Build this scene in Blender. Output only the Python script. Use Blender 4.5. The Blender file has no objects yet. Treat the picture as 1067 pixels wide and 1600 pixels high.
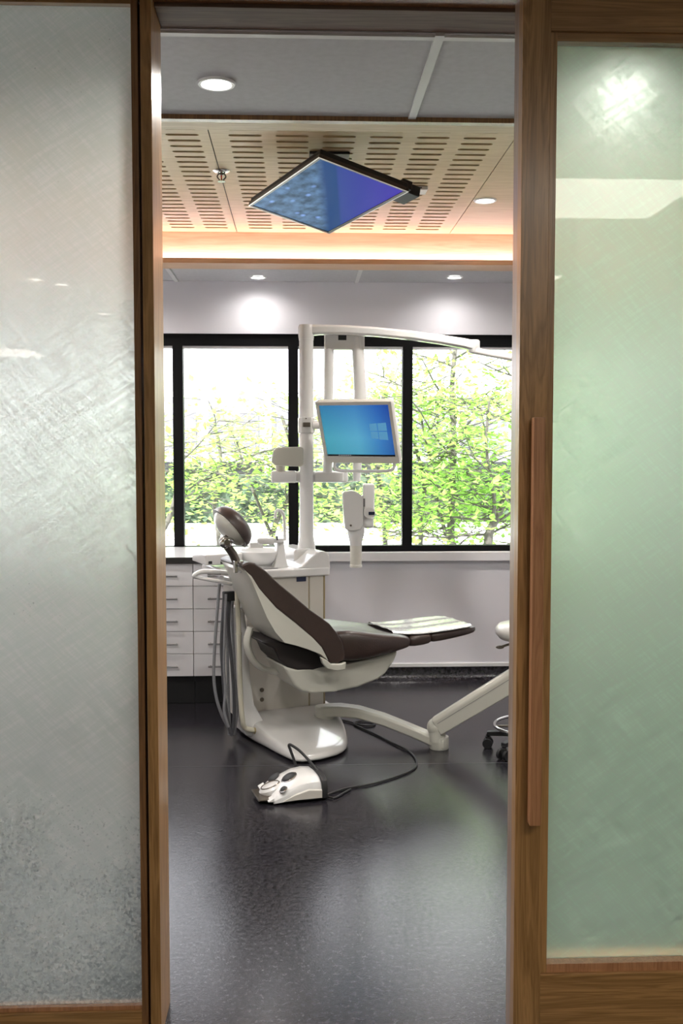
import bpy, bmesh, math, random
from mathutils import Vector, Matrix, Quaternion
random.seed(7)
R = math.radians
PI = math.pi
scn = bpy.context.scene
col = scn.collection

# ------------------------------------------------------------------ camera, world, exposure
CAM = Vector((0, 0, 1.565)); FPX = 1610.0; YAW = R(2.35); PITCH = R(3.34)
cd = bpy.data.cameras.new('camera'); cd.sensor_fit = 'VERTICAL'; cd.sensor_height = 36.0
cd.lens = FPX / 1600 * 36; cd.clip_start = 0.05; cd.clip_end = 300
cam = bpy.data.objects.new('camera', cd); cam.location = CAM
cam.rotation_euler = (PI / 2 - PITCH, 0, -YAW); col.objects.link(cam); scn.camera = cam
scn.view_settings.view_transform = 'Standard'; scn.view_settings.look = 'None'
scn.view_settings.gamma = 1.0; scn.view_settings.use_curve_mapping = False
scn.view_settings.exposure = 1.12
SKY = 2.3
world = bpy.data.worlds.new('overcast_sky'); scn.world = world; world.use_nodes = True
wn = world.node_tree; wbg = wn.nodes['Background']
wtc = wn.nodes.new('ShaderNodeTexCoord'); wsp = wn.nodes.new('ShaderNodeSeparateXYZ')
wrp = wn.nodes.new('ShaderNodeValToRGB')
wn.links.new(wtc.outputs['Generated'], wsp.inputs[0]); wn.links.new(wsp.outputs['Z'], wrp.inputs[0])
wrp.color_ramp.elements[0].color = (0.97, 0.94, 1.0, 1); wrp.color_ramp.elements[1].color = (0.93, 0.92, 1.0, 1)
wn.links.new(wrp.outputs[0], wbg.inputs['Color']); wbg.inputs['Strength'].default_value = SKY
sun = bpy.data.lights.new('sun', 'SUN'); sun.energy = 8.0; sun.angle = R(3); sun.color = (1, .97, .92)
so = bpy.data.objects.new('sun', sun); so.rotation_euler = Vector((0.25, 0.75, -0.95)).to_track_quat('-Z', 'Y').to_euler(); so.location = (0, 0, 12); col.objects.link(so)
scn.cycles.max_bounces = 10; scn.cycles.diffuse_bounces = 5; scn.cycles.glossy_bounces = 4
scn.cycles.transmission_bounces = 8; scn.cycles.transparent_max_bounces = 12
scn.cycles.sample_clamp_indirect = 6.0
DOWN_W = 47.0       # one recessed downlight
PANEL_E = 4.6       # hall light panels
COVE_E = 15.0       # LED strip in the coffer

# unprojection helpers, used while tracing real planes of the room
_rt = Vector((math.cos(YAW), -math.sin(YAW), 0))
_fw = Vector((math.sin(YAW) * math.cos(PITCH), math.cos(YAW) * math.cos(PITCH), -math.sin(PITCH)))
_up = _rt.cross(_fw)
def ray(x, y): return _fw + _rt * ((x - 533.5) / FPX) - _up * ((y - 800) / FPX)
def atY(x, y, Y): r = ray(x, y); return CAM + r * (Y / r.y)
def atZ(x, y, Z): r = ray(x, y); return CAM + r * ((Z - CAM.z) / r.z)
PHI = R(21)
A = Vector((math.cos(PHI), math.sin(PHI), 0)); W = Vector((-math.sin(PHI), math.cos(PHI), 0)); Z = Vector((0, 0, 1))
_n0 = atY(500, 1000, 5.15); O = Vector((_n0.x, _n0.y, 0)) + W * 0.25
def L2W(u, v, z): return O + A * u + W * v + Z * z
def at_v(x, y, v):
    r = ray(x, y); t = (v - (CAM - O).dot(W)) / r.dot(W); return CAM + r * t
def uz(x, y, v): p = at_v(x, y, v) - O; return (p.dot(A), p.z)

# ------------------------------------------------------------------ materials
MATS = {}
def new_mat(name):
    m = bpy.data.materials.new(name); m.use_nodes = True; MATS[name] = m
    nt = m.node_tree; return m, nt, nt.nodes['Principled BSDF']
def mat(name, c, rough=0.5, metal=0.0, var=0.05, scale=12.0, bump=0.0, coat=0.0, bscale=None, spec=0.5):
    m, nt, b = new_mat(name); N = nt.nodes; K = nt.links
    tc = N.new('ShaderNodeTexCoord'); n = N.new('ShaderNodeTexNoise'); n.inputs['Scale'].default_value = scale
    n.inputs['Detail'].default_value = 4; K.new(tc.outputs['Object'], n.inputs['Vector'])
    r = N.new('ShaderNodeValToRGB'); K.new(n.outputs['Fac'], r.inputs[0])
    r.color_ramp.elements[0].position = 0.3; r.color_ramp.elements[1].position = 0.7
    r.color_ramp.elements[0].color = tuple(x * (1 - var) for x in c) + (1,)
    r.color_ramp.elements[1].color = tuple(min(1, x * (1 + var)) for x in c) + (1,)
    K.new(r.outputs[0], b.inputs['Base Color'])
    b.inputs['Roughness'].default_value = rough; b.inputs['Metallic'].default_value = metal
    b.inputs['Coat Weight'].default_value = coat; b.inputs['Coat Roughness'].default_value = 0.06
    b.inputs['Specular IOR Level'].default_value = spec
    if bump:
        n2 = N.new('ShaderNodeTexNoise'); n2.inputs['Scale'].default_value = bscale or scale * 6; n2.inputs['Detail'].default_value = 3
        K.new(tc.outputs['Object'], n2.inputs['Vector'])
        bp = N.new('ShaderNodeBump'); bp.inputs['Strength'].default_value = bump; bp.inputs['Distance'].default_value = 0.002
        K.new(n2.outputs['Fac'], bp.inputs['Height']); K.new(bp.outputs[0], b.inputs['Normal'])
    return m
def wood(name, dark, light, axis='Z', rough=0.38, coat=0.25, k=1.0):
    m, nt, b = new_mat(name); N = nt.nodes; K = nt.links
    tc = N.new('ShaderNodeTexCoord'); mp = N.new('ShaderNodeMapping')
    s = {'X': (1.3, 22, 22), 'Y': (22, 1.3, 22), 'Z': (22, 22, 1.3)}[axis]
    mp.inputs['Scale'].default_value = tuple(q * k for q in s); K.new(tc.outputs['Object'], mp.inputs[0])
    n1 = N.new('ShaderNodeTexNoise'); n1.inputs['Scale'].default_value = 1.0; n1.inputs['Detail'].default_value = 5
    n1.inputs['Distortion'].default_value = 2.2; K.new(mp.outputs[0], n1.inputs['Vector'])
    ml = N.new('ShaderNodeMath'); ml.operation = 'MULTIPLY'; ml.inputs[1].default_value = 9.0; K.new(n1.outputs['Fac'], ml.inputs[0])
    fr = N.new('ShaderNodeMath'); fr.operation = 'PINGPONG'; fr.inputs[1].default_value = 1.0; K.new(ml.outputs[0], fr.inputs[0])
    mp2 = N.new('ShaderNodeMapping'); mp2.inputs['Scale'].default_value = tuple((q * 14 if q > 5 else q * 5) * k for q in s); K.new(tc.outputs['Object'], mp2.inputs[0])
    n2 = N.new('ShaderNodeTexNoise'); n2.inputs['Scale'].default_value = 1.0; n2.inputs['Detail'].default_value = 3; K.new(mp2.outputs[0], n2.inputs['Vector'])
    mx = N.new('ShaderNodeMath'); mx.operation = 'MULTIPLY_ADD'; mx.inputs[1].default_value = 0.36; K.new(fr.outputs[0], mx.inputs[0])
    m3 = N.new('ShaderNodeMath'); m3.operation = 'MULTIPLY'; m3.inputs[1].default_value = 0.65; K.new(n2.outputs['Fac'], m3.inputs[0]); K.new(m3.outputs[0], mx.inputs[2])
    r = N.new('ShaderNodeValToRGB'); r.color_ramp.elements[0].position = 0.2; r.color_ramp.elements[1].position = 0.75
    r.color_ramp.elements[0].color = dark + (1,); r.color_ramp.elements[1].color = light + (1,)
    K.new(mx.outputs[0], r.inputs[0]); K.new(r.outputs[0], b.inputs['Base Color'])
    b.inputs['Roughness'].default_value = rough; b.inputs['Coat Weight'].default_value = coat; b.inputs['Coat Roughness'].default_value = 0.2
    bp = N.new('ShaderNodeBump'); bp.inputs['Strength'].default_value = 0.15; bp.inputs['Distance'].default_value = 0.001
    K.new(mx.outputs[0], bp.inputs['Height']); K.new(bp.outputs[0], b.inputs['Normal'])
    return m
def emis(name, c, s, noise=0.0):
    m, nt, b = new_mat(name)
    b.inputs['Base Color'].default_value = (0, 0, 0, 1)
    N = nt.nodes; K = nt.links
    tc = N.new('ShaderNodeTexCoord'); n = N.new('ShaderNodeTexNoise'); n.inputs['Scale'].default_value = 3
    K.new(tc.outputs['Object'], n.inputs['Vector'])
    r = N.new('ShaderNodeValToRGB'); r.color_ramp.elements[0].color = tuple(x * (1 - noise) for x in c) + (1,); r.color_ramp.elements[1].color = c + (1,)
    K.new(n.outputs['Fac'], r.inputs[0]); K.new(r.outputs[0], b.inputs['Emission Color'])
    b.inputs['Emission Strength'].default_value = s
    return m
def frosted(name, tint, white, mixw, seed, rough=.3, speck=0.0):
    """glass with a brushed etched film: scratchy crosshatch strokes, clear specks tinted dark for the floor behind, rough transmission, clear glossy outside"""
    m, nt, b = new_mat(name); N = nt.nodes; K = nt.links
    tc = N.new('ShaderNodeTexCoord')
    def math_(op, a, b_=None, c=None):
        n = N.new('ShaderNodeMath'); n.operation = op
        for i, q in enumerate((a, b_, c)):
            if q is None: continue
            if isinstance(q, (int, float)): n.inputs[i].default_value = q
            else: K.new(q, n.inputs[i])
        return n.outputs[0]
    hs = []
    for i, (ang, sc) in enumerate(((38, (11, 1, 210)), (-42, (11, 1, 210)), (30, (6, 1, 95)), (-52, (6, 1, 95)))):
        mp = N.new('ShaderNodeMapping'); mp.inputs['Rotation'].default_value = (0, R(ang), 0); mp.inputs['Location'].default_value = (seed, 0, seed)
        mp2 = N.new('ShaderNodeMapping'); mp2.inputs['Scale'].default_value = sc
        K.new(tc.outputs['Object'], mp.inputs[0]); K.new(mp.outputs[0], mp2.inputs[0])
        n = N.new('ShaderNodeTexNoise'); n.inputs['Scale'].default_value = 1; n.inputs['Detail'].default_value = 3; K.new(mp2.outputs[0], n.inputs['Vector']); hs.append(n.outputs['Fac'])
    ad = math_('ADD', math_('ADD', hs[0], hs[1]), math_('ADD', hs[2], hs[3]))     # about 2 +- .3
    big = N.new('ShaderNodeTexNoise'); big.inputs['Scale'].default_value = 2.2; big.inputs['Detail'].default_value = 6; K.new(tc.outputs['Object'], big.inputs['Vector'])
    st = N.new('ShaderNodeMapRange'); st.inputs['From Min'].default_value = 1.7; st.inputs['From Max'].default_value = 2.3; K.new(ad, st.inputs['Value'])
    # film coverage
    cov = math_('MULTIPLY_ADD', st.outputs[0], .30, mixw-.15)
    cov = math_('ADD', cov, math_('MULTIPLY_ADD', big.outputs['Fac'], .3, -.15))
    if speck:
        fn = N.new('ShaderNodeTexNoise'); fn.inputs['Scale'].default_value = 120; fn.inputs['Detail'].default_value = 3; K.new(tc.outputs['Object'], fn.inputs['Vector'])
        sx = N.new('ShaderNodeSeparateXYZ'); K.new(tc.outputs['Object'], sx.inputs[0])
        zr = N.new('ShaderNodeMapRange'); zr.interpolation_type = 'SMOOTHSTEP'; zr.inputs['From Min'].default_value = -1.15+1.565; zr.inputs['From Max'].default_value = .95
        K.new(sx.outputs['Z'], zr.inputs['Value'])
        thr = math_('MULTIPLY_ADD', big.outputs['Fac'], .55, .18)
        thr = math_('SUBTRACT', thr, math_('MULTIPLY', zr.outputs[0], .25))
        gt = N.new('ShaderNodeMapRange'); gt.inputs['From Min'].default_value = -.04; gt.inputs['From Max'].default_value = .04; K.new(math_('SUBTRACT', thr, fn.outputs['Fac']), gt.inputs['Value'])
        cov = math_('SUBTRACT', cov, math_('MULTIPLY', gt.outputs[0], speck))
    cl = N.new('ShaderNodeClamp'); K.new(cov, cl.inputs[0])
    b.inputs['Base Color'].default_value = tint + (1,); b.inputs['Transmission Weight'].default_value = 1.0
    b.inputs['Roughness'].default_value = rough; b.inputs['IOR'].default_value = 1.45
    cr = N.new('ShaderNodeMix'); cr.data_type = 'RGBA'; cr.inputs[6].default_value = tuple(x*.84 for x in white)+(1,); cr.inputs[7].default_value = tuple(min(1,x*1.18) for x in white)+(1,); K.new(st.outputs[0], cr.inputs[0])
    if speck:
        c2 = N.new('ShaderNodeMix'); c2.data_type = 'RGBA'; c2.inputs[7].default_value = (.16, .21, .21, 1); K.new(gt.outputs[0], c2.inputs[0]); K.new(cr.outputs[2], c2.inputs[6]); cr = c2  # dark floor seen through clear film specks, put into the film colour
    d = N.new('ShaderNodeBsdfDiffuse'); K.new(cr.outputs[2], d.inputs[0])
    tr = N.new('ShaderNodeBsdfTranslucent'); K.new(cr.outputs[2], tr.inputs[0])
    m1 = N.new('ShaderNodeMixShader'); m1.inputs[0].default_value = 0.58; K.new(d.outputs[0], m1.inputs[1]); K.new(tr.outputs[0], m1.inputs[2])
    m2 = N.new('ShaderNodeMixShader'); K.new(cl.outputs[0], m2.inputs[0]); K.new(b.outputs[0], m2.inputs[1]); K.new(m1.outputs[0], m2.inputs[2])
    gl = N.new('ShaderNodeBsdfGlossy'); gl.inputs['Roughness'].default_value = 0.015
    fz = N.new('ShaderNodeFresnel'); fz.inputs[0].default_value = 1.5
    m3 = N.new('ShaderNodeMixShader'); K.new(fz.outputs[0], m3.inputs[0]); K.new(m2.outputs[0], m3.inputs[1]); K.new(gl.outputs[0], m3.inputs[2])
    K.new(m3.outputs[0], N['Material Output'].inputs['Surface'])
    return m
def clear_glass(name, tint=(0.97, 0.99, 0.98)):
    m, nt, b = new_mat(name); N = nt.nodes; K = nt.links
    t = N.new('ShaderNodeBsdfTransparent'); t.inputs[0].default_value = tint + (1,)
    g = N.new('ShaderNodeBsdfGlossy'); g.inputs['Roughness'].default_value = 0.01
    f = N.new('ShaderNodeFresnel'); f.inputs[0].default_value = 1.35
    x = N.new('ShaderNodeMixShader'); K.new(f.outputs[0], x.inputs[0]); K.new(t.outputs[0], x.inputs[1]); K.new(g.outputs[0], x.inputs[2])
    K.new(x.outputs[0], N['Material Output'].inputs['Surface']); return m
def floor_mat():
    m, nt, b = new_mat('charcoal_vinyl'); N = nt.nodes; K = nt.links
    tc = N.new('ShaderNodeTexCoord')
    n = N.new('ShaderNodeTexNoise'); n.inputs['Scale'].default_value = 60; n.inputs['Detail'].default_value = 5; K.new(tc.outputs['Object'], n.inputs['Vector'])
    r = N.new('ShaderNodeValToRGB'); K.new(n.outputs['Fac'], r.inputs[0])
    r.color_ramp.elements[0].position = 0.35; r.color_ramp.elements[0].color = (0.002, 0.002, 0.003, 1)
    r.color_ramp.elements[1].position = 0.65; r.color_ramp.elements[1].color = (0.034, 0.031, 0.038, 1)
    v = N.new('ShaderNodeTexVoronoi'); v.inputs['Scale'].default_value = 60; v.inputs['Randomness'].default_value = 1; K.new(tc.outputs['Object'], v.inputs['Vector'])
    lt = N.new('ShaderNodeMath'); lt.operation = 'LESS_THAN'; lt.inputs[1].default_value = 0.06; K.new(v.outputs['Distance'], lt.inputs[0])
    mx = N.new('ShaderNodeMix'); mx.data_type = 'RGBA'; mx.inputs[7].default_value = (0.17, 0.165, 0.18, 1)
    K.new(lt.outputs[0], mx.inputs[0]); K.new(r.outputs[0], mx.inputs[6]); K.new(mx.outputs[2], b.inputs['Base Color'])
    n3 = N.new('ShaderNodeTexNoise'); n3.inputs['Scale'].default_value = 3; n3.inputs['Detail'].default_value = 6; K.new(tc.outputs['Object'], n3.inputs['Vector'])
    mr = N.new('ShaderNodeMapRange'); mr.inputs['To Min'].default_value = 0.13; mr.inputs['To Max'].default_value = 0.25; K.new(n3.outputs['Fac'], mr.inputs['Value']); K.new(mr.outputs[0], b.inputs['Roughness'])
    n2 = N.new('ShaderNodeTexNoise'); n2.inputs['Scale'].default_value = 160; n2.inputs['Detail'].default_value = 3; K.new(tc.outputs['Object'], n2.inputs['Vector'])
    bp = N.new('ShaderNodeBump'); bp.inputs['Strength'].default_value = 0.3; bp.inputs['Distance'].default_value = 0.0015
    K.new(n2.outputs['Fac'], bp.inputs['Height']); K.new(bp.outputs[0], b.inputs['Normal'])
    b.inputs['Specular IOR Level'].default_value = 0.42
    return m
def leaf_mat(name, c):
    m, nt, b = new_mat(name); N = nt.nodes; K = nt.links
    oi = N.new('ShaderNodeTexCoord'); n = N.new('ShaderNodeTexNoise'); n.inputs['Scale'].default_value = 9; K.new(oi.outputs['Object'], n.inputs['Vector'])
    r = N.new('ShaderNodeValToRGB'); r.color_ramp.elements[0].position = .3; r.color_ramp.elements[1].position = .7
    r.color_ramp.elements[0].color = tuple(x * .62 for x in c) + (1,); r.color_ramp.elements[1].color = tuple(min(1, x * 1.25) for x in c) + (1,)
    K.new(n.outputs['Fac'], r.inputs[0])
    d = N.new('ShaderNodeBsdfDiffuse'); t = N.new('ShaderNodeBsdfTranslucent'); K.new(r.outputs[0], d.inputs[0]); K.new(r.outputs[0], t.inputs[0])
    x = N.new('ShaderNodeMixShader'); x.inputs[0].default_value = .5; K.new(d.outputs[0], x.inputs[1]); K.new(t.outputs[0], x.inputs[2])
    K.new(x.outputs[0], N['Material Output'].inputs['Surface']); return m

M_oak = wood('oak_upright', (0.23, 0.115, 0.036), (0.48, 0.265, 0.10), 'Z')
M_oakx = wood('oak_rail', (0.23, 0.115, 0.036), (0.48, 0.265, 0.10), 'X')
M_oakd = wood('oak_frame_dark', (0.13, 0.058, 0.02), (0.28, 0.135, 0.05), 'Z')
M_oakh = wood('oak_handle', (0.34, 0.15, 0.068), (0.52, 0.26, 0.125), 'Z')
M_ply = wood('ply_panel', (0.40, 0.27, 0.135), (0.55, 0.39, 0.21), 'X', rough=0.5, coat=0.05, k=0.8)
M_fascia = wood('timber_fascia', (0.50, 0.30, 0.18), (0.62, 0.40, 0.25), 'X', rough=0.5, coat=0.05, k=0.6)
M_floor = floor_mat()
M_wall = mat('white_plaster', (0.74, 0.725, 0.775), 0.6, var=0.015, scale=3, bump=0.05)
M_ceil = mat('ceiling_board', (0.50, 0.50, 0.52), 0.75, var=0.05, scale=40, bump=0.2, bscale=200)
M_grid = mat('ceiling_grid_paint', (0.66, 0.66, 0.66), 0.5, var=0.01)
M_black = mat('black_aluminium', (0.006, 0.006, 0.007), 0.5, var=0.1, scale=60, bump=0.1, spec=.12)
M_dark = mat('black_rubber', (0.010, 0.010, 0.011), 0.55, var=0.1)
M_white = mat('white_gloss_shell', (0.70, 0.69, 0.68), 0.22, var=0.01, coat=0.6)
M_cream = mat('cream_plastic_shell', (0.50, 0.49, 0.43), 0.3, var=0.03, scale=5, coat=0.35)
M_creamt = mat('cream_tube_plastic', (0.55, 0.52, 0.42), 0.35, var=0.03)
M_unit = mat('unit_panel_paint', (0.56, 0.53, 0.48), 0.4, var=0.015, scale=4)
M_seam = mat('tan_edge_seal', (0.30, 0.24, 0.13), 0.5, var=0.05)
M_leather = mat('brown_leather', (0.036, 0.021, 0.017), 0.38, var=0.14, scale=18, bump=0.3, bscale=160, coat=0.12)
M_cover = mat('clear_film_cover', (0.66, 0.67, 0.66), 0.14, var=0.28, scale=45, bump=0.9, bscale=50, coat=0.8)
M_bellow = mat('black_bellows', (0.014, 0.010, 0.010), 0.45, var=0.1, bump=0.2)
M_chrome = mat('chrome', (0.62, 0.61, 0.60), 0.16, 1.0, var=0.03)
M_gunmetal = mat('dark_metal', (0.17, 0.145, 0.12), 0.28, 0.85, var=0.1)
M_hose = mat('grey_hose', (0.22, 0.22, 0.235), 0.4, var=0.1, scale=80, bump=0.3, bscale=300)
M_hosed = mat('dark_grey_hose', (0.07, 0.07, 0.078), 0.4, var=0.1, scale=80)
M_lam = mat('white_laminate', (0.74, 0.73, 0.75), 0.35, var=0.01)
M_carc = mat('carcass_edge', (0.22, 0.21, 0.21), 0.6, var=0.05)
M_bench = mat('dark_bench_top', (0.030, 0.028, 0.027), 0.30, var=0.15, scale=50)
M_handle = mat('satin_steel', (0.32, 0.32, 0.33), 0.3, 1.0, var=0.05)
M_bezel = mat('monitor_bezel', (0.60, 0.58, 0.53), 0.4, var=0.02)
M_tvframe = mat('tv_frame_bronze', (0.075, 0.06, 0.055), 0.3, 0.3, var=0.1)
M_tvedge = mat('tv_bright_edge', (0.55, 0.52, 0.50), 0.3, 0.7, var=0.05)
M_label = mat('dark_blue_label', (0.01, 0.018, 0.05), 0.3, var=0.05)
M_stool = mat('pale_grey_vinyl', (0.55, 0.53, 0.50), 0.3, var=0.04, coat=0.3)
M_lamp = emis('downlight_lens', (1.0, 0.97, 0.93), 9.0)
M_warm = emis('hall_downlight_lens', (1.0, 0.93, 0.80), 9.0)
M_panel = emis('light_panel_diffuser', (1.0, 0.93, 0.82), PANEL_E)
M_led = emis('cove_led', (1.0, 0.82, 0.92), COVE_E)
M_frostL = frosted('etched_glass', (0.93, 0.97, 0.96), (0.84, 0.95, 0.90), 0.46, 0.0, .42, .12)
M_frostR = frosted('etched_green_glass', (0.86, 0.97, 0.87), (0.66, 0.92, 0.71), 0.40, 5.0, .42)
M_glass = clear_glass('window_glass')
M_hallw = mat('hall_wall_paint', (0.60, 0.58, 0.54), 0.6, var=0.02)
M_hallf = mat('hall_carpet', (0.09, 0.08, 0.07), 0.9, var=0.15, scale=60)
M_conc = mat('pale_paving', (0.78, 0.78, 0.76), 0.8, var=0.05, scale=1)
M_bldg = mat('grey_cladding', (0.26, 0.26, 0.28), 0.6, var=0.1, scale=0.5)
M_bpost = mat('white_column_paint', (0.9, 0.9, 0.9), 0.6, var=0.02)
M_bark = mat('bark', (0.09, 0.08, 0.07), 0.8, var=0.3, scale=20, bump=0.3)
M_leaf = [leaf_mat('leaf_lime', (0.38, 0.62, 0.15)), leaf_mat('leaf_green', (0.28, 0.53, 0.10)), leaf_mat('leaf_pale', (0.42, 0.62, 0.18))]
M_hedge = mat('hedge_leaf', (0.05, 0.08, 0.045), 0.8, var=0.4, scale=3)
M_sill = mat('white_sill_paint', (0.80, 0.79, 0.82), 0.4, var=0.01)
M_tag = mat('pale_plastic', (0.75, 0.75, 0.75), 0.4, var=0.02)
M_ring = mat('white_trim_ring', (0.85, 0.85, 0.85), 0.4, var=0.01)

# ------------------------------------------------------------------ mesh builder
def frame_of(d, hint=Vector((0, 0, 1))):
    d = Vector(d).normalized()
    if abs(d.dot(hint)) > 0.98: hint = Vector((1, 0, 0))
    x = hint.cross(d).normalized(); y = d.cross(x); return x, y, d
class G:
    def __init__(s): s.v = []; s.f = []; s.mi = []; s.cur = 0
    def add(s, vs, fs):
        o = len(s.v); s.v += [Vector(p) for p in vs]; s.f += [tuple(i + o for i in f) for f in fs]; s.mi += [s.cur] * len(fs); return s
    def box(s, a, b, M=None):
        (x0, y0, z0), (x1, y1, z1) = a, b
        vs = [Vector(p) for p in ((x0,y0,z0),(x1,y0,z0),(x1,y1,z0),(x0,y1,z0),(x0,y0,z1),(x1,y0,z1),(x1,y1,z1),(x0,y1,z1))]
        if M: vs = [M(*p) if callable(M) else M @ p for p in vs]
        return s.add(vs, [(3,2,1,0),(4,5,6,7),(0,1,5,4),(1,2,6,5),(2,3,7,6),(3,0,4,7)])
    def ring_loft(s, rings, cap=True, close=True):
        n = len(rings[0]); vs = [p for r in rings for p in r]; fs = []
        for i in range(len(rings) - 1):
            for j in range(n if close else n - 1):
                k = (j + 1) % n; fs.append((i*n+j, i*n+k, (i+1)*n+k, (i+1)*n+j))
        if cap: fs.append(tuple(range(n - 1, -1, -1))); fs.append(tuple(range((len(rings)-1)*n, len(rings)*n)))
        return s.add(vs, fs)
    def cyl(s, p0, p1, r0, r1=None, seg=20):
        p0, p1 = Vector(p0), Vector(p1); r1 = r0 if r1 is None else r1; x, y, d = frame_of(p1 - p0)
        return s.ring_loft([[p + (x*math.cos(t)+y*math.sin(t))*r for t in [2*PI*k/seg for k in range(seg)]] for p, r in ((p0, r0), (p1, r1))])
    def lathe(s, prof, c, d=(0,0,1), seg=28, cap=True):
        c = Vector(c); x, y, d = frame_of(d)
        return s.ring_loft([[c + d*h + (x*math.cos(t)+y*math.sin(t))*max(r, 1e-4) for t in [2*PI*k/seg for k in range(seg)]] for r, h in prof], cap)
    def tube(s, pts, r, seg=10, sub=6, flat=None, smooth=True):
        P = [Vector(p) for p in pts]
        if smooth and len(P) > 2:
            Q = []
            for i in range(len(P) - 1):
                a = P[max(i-1,0)]; b = P[i]; c = P[i+1]; d = P[min(i+2,len(P)-1)]
                for k in range(sub):
                    t = k / sub
                    Q.append(0.5*((2*b)+(c-a)*t+(2*a-5*b+4*c-d)*t*t+(3*b-a-3*c+d)*t**3))
            Q.append(P[-1]); rs = None
            if isinstance(r, (list, tuple)):
                rs = [r[min(int(i/sub), len(r)-1)]*(1-(i/sub-int(i/sub))) + r[min(int(i/sub)+1, len(r)-1)]*(i/sub-int(i/sub)) for i in range(len(Q))]
            P = Q; r = rs or r
        if not isinstance(r, (list, tuple)): r = [r]*len(P)
        T = [(P[min(i+1,len(P)-1)] - P[max(i-1,0)]).normalized() for i in range(len(P))]
        x, y, d = frame_of(T[0]); rings = []
        for i, p in enumerate(P):
            x = (x - T[i]*x.dot(T[i])).normalized(); y = T[i].cross(x)
            if flat:   # (direction, factor): squash across a direction
                fd, ff = flat; ring = []
                for k in range(seg):
                    o = (x*math.cos(2*PI*k/seg)+y*math.sin(2*PI*k/seg))*r[i]; o = o + fd*(o.dot(fd))*(ff-1); ring.append(p+o)
                rings.append(ring)
            else: rings.append([p + (x*math.cos(2*PI*k/seg)+y*math.sin(2*PI*k/seg))*r[i] for k in range(seg)])
        return s.ring_loft(rings)
    def prism(s, rings): return s.ring_loft(rings)
    def ellips(s, c, X, Y, Zv, hemi=None, nu=28, nv=14, p=1.0):
        """X,Y,Zv radius vectors; hemi='+' or '-' keeps one half along Zv"""
        a0, a1 = {'+': (0, PI/2), '-': (PI/2, PI), None: (0, PI)}[hemi]
        rings = []
        for i in range(nv+1):
            th = a0 + (a1-a0)*i/nv; sn = max(math.sin(th), 1e-3)**p; cs = math.cos(th)
            rings.append([Vector(c) + X*(sn*math.cos(2*PI*k/nu)) + Y*(sn*math.sin(2*PI*k/nu)) + Zv*cs for k in range(nu)])
        return s.ring_loft(rings)
ROOTM = {}
def put(name, g, m, parent=None, bevel=0, smooth=35, seg=3, kind=None, label=None, subd=0):
    me = bpy.data.meshes.new(name)
    vs = g.v
    if parent is not None and parent in ROOTM: inv = ROOTM[parent].inverted(); vs = [inv @ p for p in vs]
    me.from_pydata([tuple(p) for p in vs], [], g.f)
    ms = m if isinstance(m, (list, tuple)) else [m]
    for q in ms: me.materials.append(q)
    if len(ms) > 1: me.polygons.foreach_set('material_index', g.mi)
    bm = bmesh.new(); bm.from_mesh(me); bmesh.ops.recalc_face_normals(bm, faces=bm.faces); bm.to_mesh(me); bm.free()
    if smooth:
        me.polygons.foreach_set('use_smooth', [True]*len(me.polygons)); me.set_sharp_from_angle(angle=R(smooth))
    o = bpy.data.objects.new(name, me); col.objects.link(o)
    if parent is not None:
        o.parent = parent
        if parent in ROOTM: ROOTM[o] = ROOTM[parent]
    if bevel:
        b = o.modifiers.new('bevel', 'BEVEL'); b.width = bevel; b.segments = seg; b.limit_method = 'ANGLE'; b.angle_limit = R(30); b.harden_normals = True
    if subd:
        b = o.modifiers.new('subd', 'SUBSURF'); b.levels = subd; b.render_levels = subd
    if kind: o['kind'] = kind
    if label: o['label'] = label
    return o
def thing(name, label, cat, loc=(0,0,0), rot=0, group=None, kind=None):
    o = bpy.data.objects.new(name, None); o.empty_display_size = 0.1; col.objects.link(o)
    o.location = loc; o.rotation_euler = (0, 0, rot); ROOTM[o] = Matrix.Translation(Vector(loc)) @ Matrix.Rotation(rot, 4, 'Z')
    o['label'] = label; o['category'] = cat
    if group: o['group'] = group
    if kind: o['kind'] = kind
    return o
def struct(name, label, cat='structure', loc=(0,0,0)):
    o = thing(name, label, cat, loc); o['kind'] = 'structure'; return o
def mark(o, label, cat, group=None, kind=None):
    o['label'] = label; o['category'] = cat
    if group: o['group'] = group
    if kind: o['kind'] = kind
    return o
def copy_tree(o, parent=None):
    c = o.copy(); col.objects.link(c); c.parent = parent
    for ch in list(o.children): copy_tree(ch, c)
    return c

# ------------------------------------------------------------------ room shell
XL, XR, YW, YF, H = -2.3, 3.1, 7.0, 2.85, 2.70
mark(put('floor', G().box((XL-0.1, 2.3, -0.06), (XR+0.1, YW+0.25, 0)), M_floor, smooth=0), 'charcoal speckled sheet vinyl floor of the treatment room', 'floor', kind='structure')
fl = bpy.data.objects['floor']
sy = atZ(300, 1198, 0).y
put('weld_seam', G().box((XL, sy-0.003, 0), (XR, sy+0.003, 0.0006)), mat('weld_rod', (0.05,0.05,0.055), 0.35, var=0.05), fl, smooth=0)
mark(put('floor', G().box((-4.2, -8.8, -0.06), (4.2, 2.3, 0)), M_hallf, smooth=0), 'brown-grey carpet of the hall in front of the doors', 'floor', kind='structure')
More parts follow.
